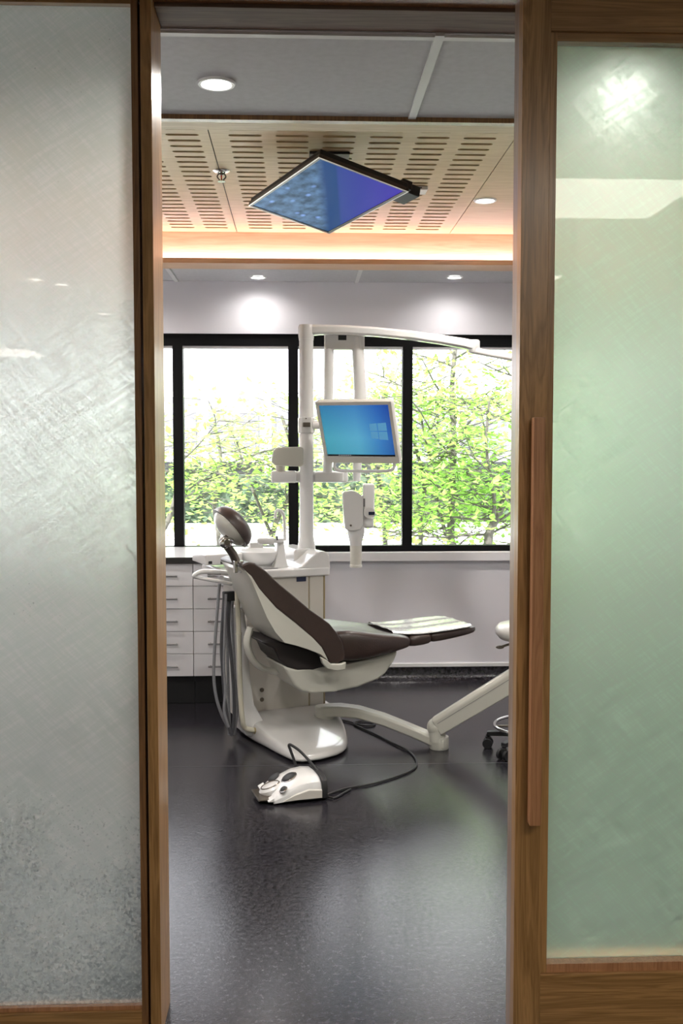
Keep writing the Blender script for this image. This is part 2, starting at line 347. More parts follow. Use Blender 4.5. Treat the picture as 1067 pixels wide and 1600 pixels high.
# back wall with the window band
zs0 = atY(600, 862, YW).z; zg0 = atY(600, 853, YW).z; zg1 = atY(350, 540, YW).z; zf1 = atY(350, 521, YW).z
mx_ = [atY(x, 700, YW).x for x in (278, 457, 637)]; pit = (mx_[2]-mx_[0])/2
w = struct('wall_back', 'white plaster wall below and above the band of windows')
put('lower_wall', G().box((XL-0.2, YW, 0), (XR+0.2, YW+0.22, zs0)), M_wall, w, smooth=0)
put('upper_wall', G().box((XL-0.2, YW, zf1), (XR+0.2, YW+0.22, 3.2)), M_wall, w, smooth=0)
xs = [mx_[0] + pit*k for k in range(-2, 5)]
put('end_wall', G().box((XL-0.2, YW, zs0), (xs[0], YW+0.22, zf1)).box((xs[-1], YW, zs0), (XR+0.2, YW+0.22, zf1)), M_wall, w, smooth=0)
wl = ['bay beyond the cabinets hidden by the left jamb', 'narrow visible bay at the far left, right beside the oak jamb', 'bay over the dark bench top, behind the headrest',
      'bay behind the white pole and the blue monitor', 'rightmost bay full of green branches, past the arm of the x-ray head', 'bay hidden behind the right oak door']
for k in range(6):
    x0, x1 = xs[k], xs[k+1]
    wd = struct('window_%d' % (k+1), 'black framed window, '+wl[k], 'window', ((x0+x1)/2, YW+0.06, zs0))
    hw = 0.034; y0, y1 = YW+0.02, YW+0.10
    put('frame', G().box((x0, y0, zs0), (x1, y1, zg0)).box((x0, y0, zg1), (x1, y1, zf1)).box((x0, y0, zg0), (x0+hw, y1, zg1)).box((x1-hw, y0, zg0), (x1, y1, zg1)), M_black, wd, smooth=0)
    put('pane', G().box((x0+hw-.005, y0+.05, zg0-.005), (x1-hw+.005, y0+.056, zg1+.005)), M_glass, wd, smooth=0)
    put('blind_rail', G().box((x0+hw, y0+.004, zg1-0.018), (x1-hw, y0+.03, zg1+.004)), mat('blind_rail_grey', (.45,.45,.47), .5) if k == 0 else MATS['blind_rail_grey'], wd, smooth=0)
# sill
cab_zt = zg0-.0015; cab_y = atZ(280, 871, cab_zt).y
xc1 = atY(600, 900, 6.9).x; XB1 = -0.12
s = mark(put('trim_1', G().box((XB1+0.005, YW-0.05, atY(600, 877, YW-.05).z), (XR, YW+0.02, zs0)), M_sill, bevel=.003), 'white window sill board below the black window frames', 'sill', kind='structure')
# cove skirting
bk = struct('baseboard_back', 'dark vinyl coved up the foot of the window wall with a pale capping strip', loc=(1.5, YW, 0))
pts = [(YW-.001, 0), (YW-0.05, 0), (YW-0.045, .001), (YW-0.02, .012), (YW-0.007, .035), (YW-.005, .085), (YW-.001, .085)]
put('vinyl_cove', G().ring_loft([[Vector((x, y, z+.0005)) for y, z in pts] for x in (XB1+.01, XR)]), M_floor, bk)
put('capping_strip', G().box((XB1+.01, YW-.009, .0865), (XR, YW-.0005, .112)), M_tag, bk, bevel=.002)
mark(put('wall_left', G().box((XL-0.2, 2.86, 0), (XL, YW, 3.2)), M_wall, smooth=0), 'plain white left side wall of the treatment room', 'wall', kind='structure')
mark(put('wall_right', G().box((XR, 2.86, 0), (XR+0.2, YW, 3.2)), M_wall, smooth=0), 'plain white right side wall of the treatment room', 'wall', kind='structure')

# ------------------------------------------------------------------ ceiling: tiles, coffer
Y1a, Y1b = atZ(500, 186, H).y, atZ(500, 205, H).y      # near timber strip
Y2a, Y2b = 6.285, atZ(500, 420.5, H).y                  # far timber strip
YP0, YP1, ZP = 3.70, 6.375, 2.90
ce = struct('ceiling', 'grey tiled ceiling with a timber lined coffer of slotted boards', loc=(0, 5, H))
gx = [0.3865 + 1.2*k for k in range(-3, 4)]
def tiles(y0, y1, ny=1):
    for i in range(len(gx)-1):
        a, b = max(gx[i]+.012, XL), min(gx[i+1]-.012, XR)
        if b - a > .1:
            put('ceiling_tile', G().box((a, y0, H+.004), (b, y1, H+.02)), M_ceil, ce, smooth=0)
yb = atZ(600, 58.5, H).y
for y0, y1 in ((YF+.017, yb-.01), (yb+.01, Y1a-.02)): tiles(y0, y1)
tiles(Y2b, YW)
g = G()
for x in gx[1:]:
    if XL < x < XR:
        for y0, y1 in ((YF+.017, Y1a-.02), (Y2b, YW)): put('grid_bar', G().box((x-.013, y0, H-.003), (x+.013, y1, H+.012)), M_grid, ce, smooth=0)
put('grid_bar', G().box((XL, yb-.012, H-.002), (XR, yb+.012, H+.0115)), M_grid, ce, smooth=0)
put('ceiling_slab', G().box((XL-.2, 2.6, 3.14), (XR+.2, YW+.2, 3.24)), M_wall, ce, smooth=0)
# timber strips and coffer faces
put('near_timber_reveal', G().box((XL, Y1a-.02, H-.012), (XR, Y1a+.012, H+.03)), M_oakd, ce, smooth=0)
put('near_timber_strip', G().box((XL, Y1a+.012, H), (XR, Y1b, H+.02)).box((XL, Y1b-.02, H+.02), (XR, Y1b, ZP)), M_ply, ce, smooth=0)
put('far_timber_strip', G().box((XL, Y2a, H-.004), (XR, Y2b, H+.012)).box((XL, Y2a, H+.012), (XR, Y2a+.01, H+.026)), M_fascia, ce, smooth=0)
put('far_fascia', G().box((XL, YP1, H+.012), (XR, YP1+.02, ZP+.0)), M_fascia, ce, smooth=0)
cl = put('light_strip', G().box((XL+.2, Y2a+.03, H+.0125), (XR-.2, Y2a+.07, H+.0185)), M_led, ce, smooth=0)
# acoustic boards with real slots
ry0 = 4.4539; rp = 0.0821; nrow = 29; rstart = ry0 - 6*rp
def slot_board(x0, x1, cols):
    g = G(); zt = ZP+.016; sl, sw = 0.0708, 0.0135
    ys = [YP0] + [rstart + rp*(i-.5) for i in range(nrow+1)] + [YP1]
    edges = sorted(set([x0, x1] + [c-.085 for c in cols] + [c+.085 for c in cols]))
    edges = [e for e in edges if x0-1e-6 <= e <= x1+1e-6]
    for a, b in zip(edges, edges[1:]):
        mid = (a+b)/2; isc = any(abs(mid-c) < .02 for c in cols)
        if not isc:
            g.add([(a,YP0,ZP),(b,YP0,ZP),(b,YP1,ZP),(a,YP1,ZP)], [(0,1,2,3)]); continue
        c = mid
        for (q0, q1) in ((ys[0], ys[1]), (ys[-2], ys[-1])): g.add([(a,q0,ZP),(b,q0,ZP),(b,q1,ZP),(a,q1,ZP)], [(0,1,2,3)])
        for i in range(nrow):
            yc = rstart + rp*i; q0, q1 = yc-rp/2, yc+rp/2
            xe = sl - sw
            inner = [(c+xe+sw*math.cos(t), yc+sw*math.sin(t)) for t in [R(d) for d in (-90,-45,0,45,90)]] + [(c-xe+sw*math.cos(t), yc+sw*math.sin(t)) for t in [R(d) for d in (90,135,180,225,270)]]
            outer = [(c+xe,q0),(b,q0),(b,yc),(b,q1),(c+xe,q1),(c-xe,q1),(a,q1),(a,yc),(a,q0),(c-xe,q0)]
            n = 10; o = [(x,y,ZP) for x,y in outer]; k = [(x,y,ZP) for x,y in inner]; t_ = [(x,y,zt) for x,y in inner]
            g.add(o+k+t_, [(j,(j+1)%n,n+(j+1)%n,n+j) for j in range(n)] + [(n+j,n+(j+1)%n,2*n+(j+1)%n,2*n+j) for j in range(n)])
    return g
def board(x0, x1, cols):
    g = slot_board(x0, x1, cols) if cols else G().box((x0, YP0, ZP), (x1, YP1, ZP+.016))
    o = put('acoustic_board' if cols else 'plain_board', g, M_ply, ce, smooth=0)
    return o
board(-0.373, 0.922, [-0.226+.2*k for k in range(6)])
board(-1.676, -0.377, [-0.49-.2*k for k in range(6)])
board(-2.3, -1.68, [])
board(0.926, 2.2, []); board(2.204, 3.1, [])
put('board_backing', G().box((XL, Y1b, ZP+.0405), (XR, YP1+.02, ZP+.052)), M_dark, ce, smooth=0)

# ------------------------------------------------------------------ lights recessed in the ceiling
def downlight(x, y, z, label, r=0.052, lens=M_lamp, power=DOWN_W, color=(1, .955, .90)):
    t = thing('downlight', label, 'ceiling light', (x, y, z))
    put('trim_ring', G().lathe([(r*.86, -.001), (r*.95, -.006), (r*1.12, -.006), (r*1.2, .0), (r*.86, .003)], (x,y,z), seg=32, cap=False), M_ring, t)
    put('lens', G().lathe([(.002, -.0015), (r*.9, -.0015), (r*.9, .002), (.002, .002)], (x,y,z), seg=32), lens, t)
    ld = bpy.data.lights.new('downlight_beam', 'SPOT'); ld.energy = power; ld.spot_size = R(165); ld.spot_blend = 1.0; ld.shadow_soft_size = r*.8; ld.color = color
    lo = bpy.data.objects.new('downlight_beam', ld); lo.location = (0, 0, -.02); lo.parent = t; col.objects.link(lo)
    return t
p = atZ(338, 130, H); downlight(p.x, p.y, H, 'large round downlight in the grey ceiling tile nearest the doorway', r=.05)
downlight(1.01, p.y, H, 'round downlight glowing through the top of the green frosted door glass', r=.05)
p = atZ(758, 313, ZP); downlight(p.x, p.y, ZP, 'round downlight in the plain board right of the slotted ceiling panel')
p = atZ(403, 433, H); downlight(p.x, p.y, H, 'left one of two small downlights in the white ceiling over the windows', r=.047, power=5)
downlight(-1.45, 3.26, H, 'added fill downlight near the left wall of the treatment room, hidden by the left screen')  # unseen downlights from here to the left board are added to brighten the room
downlight(2.2, 3.26, H, 'added fill downlight near the right wall of the treatment room, hidden by the sliding door')
downlight(-1.5, 6.79, H, 'added fill downlight over the drawers at the left, hidden by the jamb', r=.047)
downlight(2.25, 6.79, H, 'added fill downlight over the window sill at the right, hidden by the sliding door', r=.047)
downlight(-1.83, 5.5, ZP, 'added fill downlight in the plain board left of the slotted panels, hidden by the jamb')
p = atZ(710, 433, H); downlight(p.x, p.y, H, 'right one of two small downlights in the white ceiling over the windows', r=.047, power=5)
# tile near the big downlight carries only the random tile grain

# sprinkler
p = atZ(346, 267, ZP); q = Vector((p.x, p.y, ZP))
t = thing('fire_sprinkler', 'chrome fire sprinkler head on the seam of the slotted ceiling boards', 'sprinkler', q)
put('escutcheon', G().lathe([(.012,-.012),(.03,-.010),(.042,-.002),(.042,-.0002),(.01,-.0002)], q), M_chrome, t)
put('frame_arms', G().tube([q+Vector((-.010,0,-.01)), q+Vector((-.02,0,-.028)), q+Vector((-.006,0,-.046))], .0035).tube([q+Vector((.010,0,-.01)), q+Vector((.02,0,-.028)), q+Vector((.006,0,-.046))], .0035).cyl(q+Vector((0,0,-.005)), q+Vector((0,0,-.02)), .009), M_gunmetal, t)
put('glass_bulb', G().cyl(q+Vector((0,0,-.02)), q+Vector((0,0,-.044)), .003), mat('sprinkler_bulb', (.5,.03,.02), .1), t)
put('deflector', G().cyl(q+Vector((0,0,-.048)), q+Vector((0,0,-.051)), .019), M_chrome, t)

# ------------------------------------------------------------------ ceiling television
C0 = Vector((0.1187, 4.7374, 2.7116))
TX = Vector((0.4343, -0.8988, 0.0585)).normalized(); TY = Vector((-0.8863, -0.4149, 0.2056)).normalized(); TN = TX.cross(TY)  # TN points along third axis
Rm = [[0.4343,-0.8863,-0.1605],[-0.8988,-0.4149,-0.1411],[0.0585,0.2056,-0.9769]]
TX = Vector((Rm[0][0],Rm[1][0],Rm[2][0])); TY = Vector((Rm[0][1],Rm[1][1],Rm[2][1])); TN = Vector((Rm[0][2],Rm[1][2],Rm[2][2]))
if TN.z > 0: TN = -TN
def tv(x, y, d): return C0 + TX*x + TY*y + TN*d
t = thing('ceiling_television', 'flat television hung tilted under the slotted ceiling, blue underwater picture', 'television', (C0.x, C0.y, ZP))
tw, th = .37, .22
put('back_case', G().box((-tw+.005, -th+.005, -.035), (tw-.005, th-.005, -.004), tv).box((-.2,-.13,-.05),(.2,.13,-.034), tv), M_dark, t, bevel=.004)
g = G()
for a, b in (((-tw,-th,-.012),(tw,-th+.016,.004)), ((-tw,th-.016,-.012),(tw,th,.004)), ((-tw,-th+.016,-.012),(-tw+.016,th-.016,.004)), ((tw-.016,-th+.016,-.012),(tw,th-.016,.004))): g.box(a, b, tv)
put('frame', g, M_tvframe, t, bevel=.002)
g = G(); e = .004
for a, b in (((-tw-.001,-th-.001,.0035),(tw+.001,-th+e,.0055)), ((-tw-.001,th-e,.0035),(tw+.001,th+.001,.0055)), ((-tw-.001,-th+e,.0035),(-tw+e,th-e,.0055)), ((tw-e,-th+e,.0035),(tw+.001,th-e,.0055))): g.box(a, b, tv)
put('edge_trim', g, M_tvedge, t)
def tv_screen_mat():
    m, nt, b = new_mat('underwater_picture'); N = nt.nodes; K = nt.links
    uv = N.new('ShaderNodeUVMap'); sx = N.new('ShaderNodeSeparateXYZ'); K.new(uv.outputs[0], sx.inputs[0])
    n = N.new('ShaderNodeTexNoise'); n.inputs['Scale'].default_value = 9; n.inputs['Detail'].default_value = 6; K.new(uv.outputs[0], n.inputs['Vector'])
    r = N.new('ShaderNodeValToRGB'); K.new(n.outputs['Fac'], r.inputs[0])
    r.color_ramp.elements[0].position = .35; r.color_ramp.elements[0].color = (.020, .055, .105, 1); r.color_ramp.elements[1].position = .68; r.color_ramp.elements[1].color = (.10, .20, .36, 1)
    sb = N.new('ShaderNodeMath'); sb.operation = 'SUBTRACT'; K.new(sx.outputs['Y'], sb.inputs[0]); K.new(sx.outputs['X'], sb.inputs[1])
    sa = N.new('ShaderNodeMath'); sa.operation = 'MULTIPLY_ADD'; sa.inputs[1].default_value = .5; sa.inputs[2].default_value = .5; K.new(sb.outputs[0], sa.inputs[0])
    g2 = N.new('ShaderNodeValToRGB'); K.new(sa.outputs[0], g2.inputs[0])
    g2.color_ramp.elements[0].position = .46; g2.color_ramp.elements[0].color = (0,0,0,1); g2.color_ramp.elements[1].position = .52; g2.color_ramp.elements[1].color = (1,1,1,1)
    r2 = N.new('ShaderNodeValToRGB'); K.new(sa.outputs[0], r2.inputs[0]); q = r2.color_ramp.elements.new(.585); q.color = (.002, .045, .17, 1); q = r2.color_ramp.elements.new(.60); q.color = (.022, .05, .25, 1)
    r2.color_ramp.elements[0].color = (.004, .035, .15, 1); r2.color_ramp.elements[-1].color = (.04, .02, .34, 1)
    mx = N.new('ShaderNodeMix'); mx.data_type = 'RGBA'; K.new(g2.outputs[0], mx.inputs[0]); K.new(r.outputs[0], mx.inputs[6]); K.new(r2.outputs[0], mx.inputs[7])
    # glowing jellyfish-like blobs on the reef side
    v = N.new('ShaderNodeTexVoronoi'); v.inputs['Scale'].default_value = 6.5; K.new(uv.outputs[0], v.inputs['Vector'])
    vr = N.new('ShaderNodeValToRGB'); K.new(v.outputs['Distance'], vr.inputs[0]); vr.color_ramp.elements[0].color = (.16,.26,.62,1); vr.color_ramp.elements[1].position = .22; vr.color_ramp.elements[1].color = (0,0,0,1)
    inv = N.new('ShaderNodeMath'); inv.operation = 'SUBTRACT'; inv.inputs[0].default_value = 1; K.new(g2.outputs[0], inv.inputs[1])
    ml = N.new('ShaderNodeMix'); ml.data_type = 'RGBA'; ml.blend_type = 'ADD'; K.new(inv.outputs[0], ml.inputs[0]); K.new(mx.outputs[2], ml.inputs[6]); K.new(vr.outputs[0], ml.inputs[7])
    b.inputs['Base Color'].default_value = (.005,.005,.008,1); b.inputs['Roughness'].default_value = .3; b.inputs['Specular IOR Level'].default_value = .02
    K.new(ml.outputs[2], b.inputs['Emission Color']); b.inputs['Emission Strength'].default_value = .55
    return m
def screen(name, m, M4, parent):
    me = bpy.data.meshes.new(name); inv = ROOTM[parent].inverted()
    me.from_pydata([tuple(inv @ p) for p in M4], [], [(0,1,2,3)]); me.materials.append(m)
    u = me.uv_layers.new(name='UVMap')
    for i, c in enumerate(((0,0),(1,0),(1,1),(0,1))): u.data[i].uv = c
    o = bpy.data.objects.new(name, me); col.objects.link(o); o.parent = parent; return o
# picture: u runs from the far-left corner side to the near-right side
sc_ = screen('screen', tv_screen_mat(), [tv(-tw+.016,-th+.016,.001), tv(-tw+.016,th-.016,.001), tv(tw-.016,th-.016,.001), tv(tw-.016,-th+.016,.001)], t)
put('mount_arm', G().cyl(C0-TN*.04, Vector((C0.x+.02, C0.y, ZP-.01)), .022).box((C0.x-.07, C0.y-.07, ZP-.012), (C0.x+.11, C0.y+.07, ZP-.0005)), M_dark, t, bevel=.002)
put('side_module', G().box((.20,-.30,-.055),(.33,-.215,-.01), tv).box((.27,-.24,-.05),(.36,-.19,-.012), tv), M_dark, t, bevel=.004)
put('cable', G().tube([tv(.05,-.23,-.03), tv(.0,-.27,-.05), tv(-.06,-.26,-.06), tv(-.1,-.2,-.05)], .005), M_dark, t)
p = atZ(649, 296, ZP)
t = thing('ceiling_access_plate', 'small pale rectangular plate on the slotted ceiling beside the television', 'plate', (p.x, p.y, ZP))
put('plate', G().box((p.x-.06, p.y-.07, ZP-.018), (p.x+.055, p.y+.035, ZP-.0005)), M_tag, t, bevel=.003)
put('slot', G().box((p.x-.03, p.y-.072, ZP-.012), (p.x+.025, p.y-.0701, ZP-.007)), M_dark, t, smooth=0)

# ------------------------------------------------------------------ drawer cabinets and bench
zc0 = atY(280, 1057, cab_y+.02).z; zc1 = cab_zt-.04
xd = atY(302, 970, cab_y+.02).x; wc = 0.56; yf = cab_y+.02
def cabinet(xa, xb, label):
    t = thing('drawer_cabinet', label, 'cabinet', ((xa+xb)/2, (yf+YW)/2, 0))
    put('body', G().box((xa+.001, yf+.019, zc0), (xb-.001, YW-.001, zc1)), M_carc, t, smooth=0)
    put('kickboard', G().box((xa+.001, yf+.07, .001), (xb-.001, yf+.085, zc0)), M_dark, t, smooth=0)
    n = 5; hh = (zc1-zc0)/n
    for i in range(n):
        z0, z1 = zc0+hh*i+.0015, zc0+hh*(i+1)-.0015
        d = put('drawer', G().box((xa+.0018, yf, z0), (xb-.0018, yf+.0185, z1)), M_lam, t, bevel=.0012, seg=1)
        zh = z0+hh*.45; h0, h1 = xa+.092, xb-.092
        put('handle', G().tube([(h0+.012, yf+.001, zh), (h0+.012, yf-.026, zh)], .0045, smooth=False).tube([(h1-.012, yf+.001, zh), (h1-.012, yf-.026, zh)], .0045, smooth=False).cyl((h0, yf-.028, zh), (h1, yf-.028, zh), .0055, seg=12), M_handle, d)
    return t
cabinet(xd, xd+wc, 'white five-drawer unit beside the dental unit, behind the grey hoses')
cabinet(xd-wc, xd, 'white five-drawer unit right beside the left oak jamb')
cabinet(xd-2*wc, xd-wc, 'white five-drawer unit hidden behind the left jamb')
bt_ = thing('bench_top', 'pale bench top with dark front edge along the window above the white drawers', 'worktop', (xd-.3, (cab_y+YW)/2, cab_zt))
put('board', G().box((xd-2*wc-.02, cab_y+.004, cab_zt-.036), (xd+wc+.005, YW-.001, cab_zt)), mat('pale_bench_laminate', (.74,.74,.77), .25, var=.01, coat=.3), bt_, smooth=0)
put('front_edge', G().box((xd-2*wc-.02, cab_y, cab_zt-.04), (xd+wc+.005, cab_y+.0038, cab_zt-.0005)), M_bench, bt_, smooth=0)

# ------------------------------------------------------------------ dental unit (base plate, cabinet, deck, pole)
VF = .33
uR, zRb = uz(508, 1108, VF); uL, _ = uz(388, 1112, VF); zb = uz(450, 1111, VF)[1]
zdk = uz(480, 898, VF-.02)[1]
t = thing('dental_unit', 'white dental unit on a glossy base plate, carrying spittoon bowl and tall pole', 'dental unit', L2W((uL+uR)/2, .45, 0), PHI)
DU = t
# base plate: floor outline -> smooth rise
out = [(378,1153),(400,1163),(430,1180),(456,1193),(470,1196),(500,1192),(530,1184),(543,1176),(546,1163),(538,1146),(522,1130),(504,1122)]
fo = [atZ(x, y, 0) for x, y in out]; fo = [Vector((p.x, p.y, 0)) for p in fo]
back = [L2W(uR-.12, .80, 0), L2W(uL-.02, .80, 0)]
fo += back
def loc2(p): d = p-O; return d.dot(A), d.dot(W)
inner = []
rings = []
def shrink(P, k, z, c):
    return [Vector((c.x+(p.x-c.x)*k, c.y+(p.y-c.y)*k, z)) for p in P]
cc = L2W((uL+uR)/2, .42, 0)
def topz(p):
    u, v = loc2(p); f = max(0, min(1, (v-(-.42))/(VF+.42))); return .035+.085*(f**1.6)
ringset = []
for k, dz in ((1.0, 0.001), (1.0, .018), (.985, .032), (.955, .042), (.88, .05)):
    ringset.append([Vector((cc.x+(p.x-cc.x)*k, cc.y+(p.y-cc.y)*k, dz if dz < .02 else dz+ (topz(p)-.035)*min(1,(dz-.018)/.024) )) for p in fo])
for k in (.65, .4, .15):
    ringset.append([Vector((cc.x+(p.x-cc.x)*k, cc.y+(p.y-cc.y)*k, 0)) for p in fo])
    for q in ringset[-1]: q.z = topz(q)+.018
put('base_plate', G().ring_loft(ringset), mat('base_shell_paint', (.50,.49,.47), .2, var=.01, coat=.6), t, smooth=60, subd=1)
# left ridge rising up to the post
r0 = [uz(384,1150,.1), uz(378,1115,.2)]
g = G()
prf = [uz(x, y, .22) for x, y in ((367,950),(380,950),(386,1000),(390,1060),(396,1100),(410,1125),(440,1145),(400,1152),(382,1148),(376,1120),(372,1060))]
g.ring_loft([[L2W(u, v, max(z,.003)) for u, z in prf] for v in (.20, .24, .32, .40)])
put('side_fin', g, M_white, t, bevel=.012)
put('body', G().box((uL, VF+.012, .05), (uR-.012, VF+.46, zdk), L2W), M_unit, t, bevel=.006)
us = uz(483, 1000, VF)[0]
put('front_panel', G().box((uL+.004, VF, zb+.0), (us-.003, VF+.012, zdk-.012), L2W), M_unit, t, bevel=.004)
put('front_panel', G().box((us+.003, VF, zb+.0), (uR-.01, VF+.012, zdk-.012), L2W), M_unit, t, bevel=.004)
put('edge_seal', G().box((us-.0028, VF+.002, zb), (us+.0028, VF+.013, zdk-.012), L2W), M_seam, t, smooth=0)
put('edge_seal', G().box((uR-.0095, VF+.0, zb), (uR, VF+.02, zdk-.012), L2W), M_seam, t, smooth=0)
for (x, y) in ((409,1078),(409,1093)):
    u, z = uz(x, y, VF); put('socket', G().cyl(L2W(u, VF+.002, z), L2W(u, VF-.004, z), .012).cyl(L2W(u, VF-.003, z), L2W(u, VF-.0055, z), .007), M_gunmetal, t)
u0, z0 = uz(463, 909, VF); u1, z1 = uz(478, 901, VF)
put('name_badge', G().box((u0, VF-.003, z0), (u1, VF, z1), L2W), M_label, t, bevel=.001, label='small dark blue label plate')
# deck
zt = uz(480, 887, VF-.02)[1]
uDl = uz(352, 880, VF)[0]; uDr = uz(516, 890, VF-.02)[0]
put('deck', G().box((uDl, VF-.02, zdk-.012), (uDr, VF+.47, zt), L2W), M_white, t, bevel=.012)
pr = [uz(x, y, VF-.015) for x, y in ((462,889),(472,884),(484,873),(494,864),(502,861),(510,862),(515,868),(516.5,890))]
g = G().ring_loft([[L2W(u, v, z) for u, z in pr] for v in (VF-.017, VF+.46)])
put('raised_deck', g, M_white, t, bevel=.01)
ub = uz(456, 870, VF+.2)[0]
zp = pr[4][1]
PB = at_v(479, 858, VF+.23); PBu = (PB-O).dot(A); PB = L2W(PBu, VF+.23, 0)
put('rear_deck', G().box((ub-.01, VF+.13, zt-.01), (uDr-.03, VF+.45, zp+.0), L2W), M_white, t, bevel=.015)
dist = (PB - CAM); Dp = Vector((PB.x, PB.y, 0)).length
def pole_pt(y): return Vector((PB.x, PB.y, atY(479, y, PB.y).z))
ztop = pole_pt(509).z
pole = put('pole', G().lathe([(.053, zp-.01), (.05, zp+.02), (.044, zp+.045), (.0415, zp+.07), (.0415, ztop-.085), (.043, ztop-.083), (.043, ztop-.006), (.037, ztop), (.001, ztop+.001)], (PB.x, PB.y, 0), seg=36), M_white, t)
# left box of the deck with push buttons
u0, z0 = uz(321, 884, VF+.12); u1, z1 = uz(366, 865, VF+.12)
put('button_box', G().box((u0, VF+.12, z0), (u1+.05, VF+.40, z1), L2W), M_white, t, bevel=.008)
for x in (328.5, 347):
    u, z = uz(x, 879, VF+.12); put('button', G().box((u-.010, VF+.115, z-.008), (u+.010, VF+.121, z+.008), L2W), M_dark, t, bevel=.002)
# spittoon bowl
bc = at_v(407, 862, VF+.18); bu = (bc-O).dot(A); bz = bc.z
def bowlp(r, h): return (r, h)
put('spittoon_bowl', G().lathe([(.05,-.075),(.085,-.065),(.118,-.04),(.132,-.008),(.136,.006),(.131,.010),(.125,.004),(.108,-.03),(.07,-.055),(.01,-.06)], L2W(bu, VF+.18, bz), seg=44), mat('porcelain', (.82,.83,.83), .1, var=.01, coat=.8), t)
put('bowl_stand', G().lathe([(.07,zt-.005),(.06,bz-.05)], L2W(bu, VF+.18, 0), seg=30), M_white, t)
# faucet tower
fu = uz(437, 880, VF+.08)[0]; fz0 = zt; fz1 = uz(437, 843, VF+.08)[1]
rings = []
for z, w0, w1 in ((fz0-.004, .045, .03), (fz0+.02, .037, .028), (fz0+.09, .024, .024), (fz1, .02, .02)):
    rings.append([L2W(fu+w0*a_, VF+.08+w1*b_, z) for a_, b_ in ((-1,-1),(1,-1),(1,1),(-1,1))])
put('faucet_tower', G().ring_loft(rings), M_white, t, bevel=.008)
ft = [uz(x, y, VF+.08) for x, y in ((445,845),(444.5,815),(442,802),(436,797),(431,800),(430,810))]
put('water_spout', G().tube([L2W(u, VF+.08, z) for u, z in ft], .0085, seg=12), M_white, t)
cu, cz = uz(418, 846, VF+.02)
put('cup_filler', G().ring_loft([[L2W(cu+a_*k, VF+.05+b_*k2, z) for a_, b_ in [(math.cos(q*PI/8), math.sin(q*PI/8)) for q in range(16)]] for z, k, k2 in ((cz-.018,.045,.022),(cz-.008,.05,.026),(cz+.012,.052,.027),(cz+.02,.044,.02))]).box((cu+.0, VF+.035, cz-.012), (fu+.01, VF+.065, cz+.012), L2W), M_white, t, bevel=.003)
put('cup_sensor', G().box((fu-.035, VF+.03, cz+.004), (fu-.028, VF+.05, cz+.026), L2W), M_dark, t)
# drain plate
u, z = uz(425, 888, VF+.02); put('drain_slot', G().box((u-.05, VF+.005, zt), (u+.03, VF+.02, zt+.0015), L2W), M_dark, t, smooth=0)
# small grey cup holder block behind the bowl
bp = at_v(397, 853, VF+.38); u = (bp-O).dot(A); put('cup_block', G().box((u-.03, VF+.36, bz-.04), (u+.05, VF+.40, bz+.035), L2W), M_stool, t, bevel=.003)
# lower link pipe on the left of the unit
vt = .16
cp = [uz(x, y, vt) for x, y in ((370,905),(371,940),(373,990),(374,1040),(376,1090),(379,1125),(385,1139),(401,1143))]
put('drain_pipe', G().tube([L2W(u, vt+ (0.02 if i > 5 else 0), z) for i, (u, z) in enumerate(cp)], .0135, seg=16), M_creamt, t)
cq = L2W(cp[2][0], vt, cp[2][1]); put('pipe_collar', G().cyl(cq-Z*.006, cq+Z*.006, .0165), M_creamt, t)
u, z = cp[-1]; put('pipe_socket', G().cyl(L2W(u-.01, vt+.02, z), L2W(u+.006, vt+.02, z), .0175), M_seam, t)
# overhead beam with operating light arm
YL = PB.y
tp = [atY(x, y, YL) for x, y in ((472,517),(500,515.5),(540,516),(590,519),(640,524),(690,531),(725,537),(741,541))]
hh = [.033,.028,.027,.026,.026,.027,.029,.032]
la = thing('overhead_light_arm', 'white curved overhead arm from the pole top to the right, with jointed thin arm', 'lamp arm', (PB.x, PB.y, ztop))
rings = []
for p, h_ in zip(tp, hh):
    rings.append([p+Vector((0, a_*.032, b_*h_)) for a_, b_ in ((-1,-.55),(-.7,-1),(.7,-1),(1,-.55),(1,.55),(.7,1),(-.7,1),(-1,.55))])
# taller box over the pole
p0 = tp[0]
put('beam', G().ring_loft(rings), M_white, la, bevel=.003)
put('pole_cap', G().lathe([(.044, p0.z-.045),(.046, p0.z-.03),(.046, p0.z+.022),(.041, p0.z+.034),(.001, p0.z+.036)], (PB.x, PB.y, 0), seg=32), M_white, la)
pe = tp[-1]; j0 = atY(744, 528, YL); j1 = atY(744, 548, YL)
put('joint', G().lathe([(.03, j1.z-.012),(.034, j1.z-.005),(.034, pe.z+.028),(.028, pe.z+.036),(.001, pe.z+.037)], (pe.x-.002, pe.y, 0), seg=28), M_white, la)
a0 = atY(736, 547, YL); a1 = atY(800, 559, YL-.15); a2 = a1+(a1-a0)*1.6
put('lower_arm', G().tube([a0, a1, a2], .020, seg=14, smooth=False, flat=(Vector((0,1,0)), .7)), M_white, la)
lh = a2+Vector((.03,-.05,-.12))
put('drop_tube', G().tube([a2, a2+Vector((.03,-.01,-.02)), lh+Vector((0,0,.03))], .014), M_white, la)
put('lamp_head', G().box((-.13,-.05,-.035),(.13,.05,.035), Matrix.Translation(lh)), M_white, la, bevel=.02)

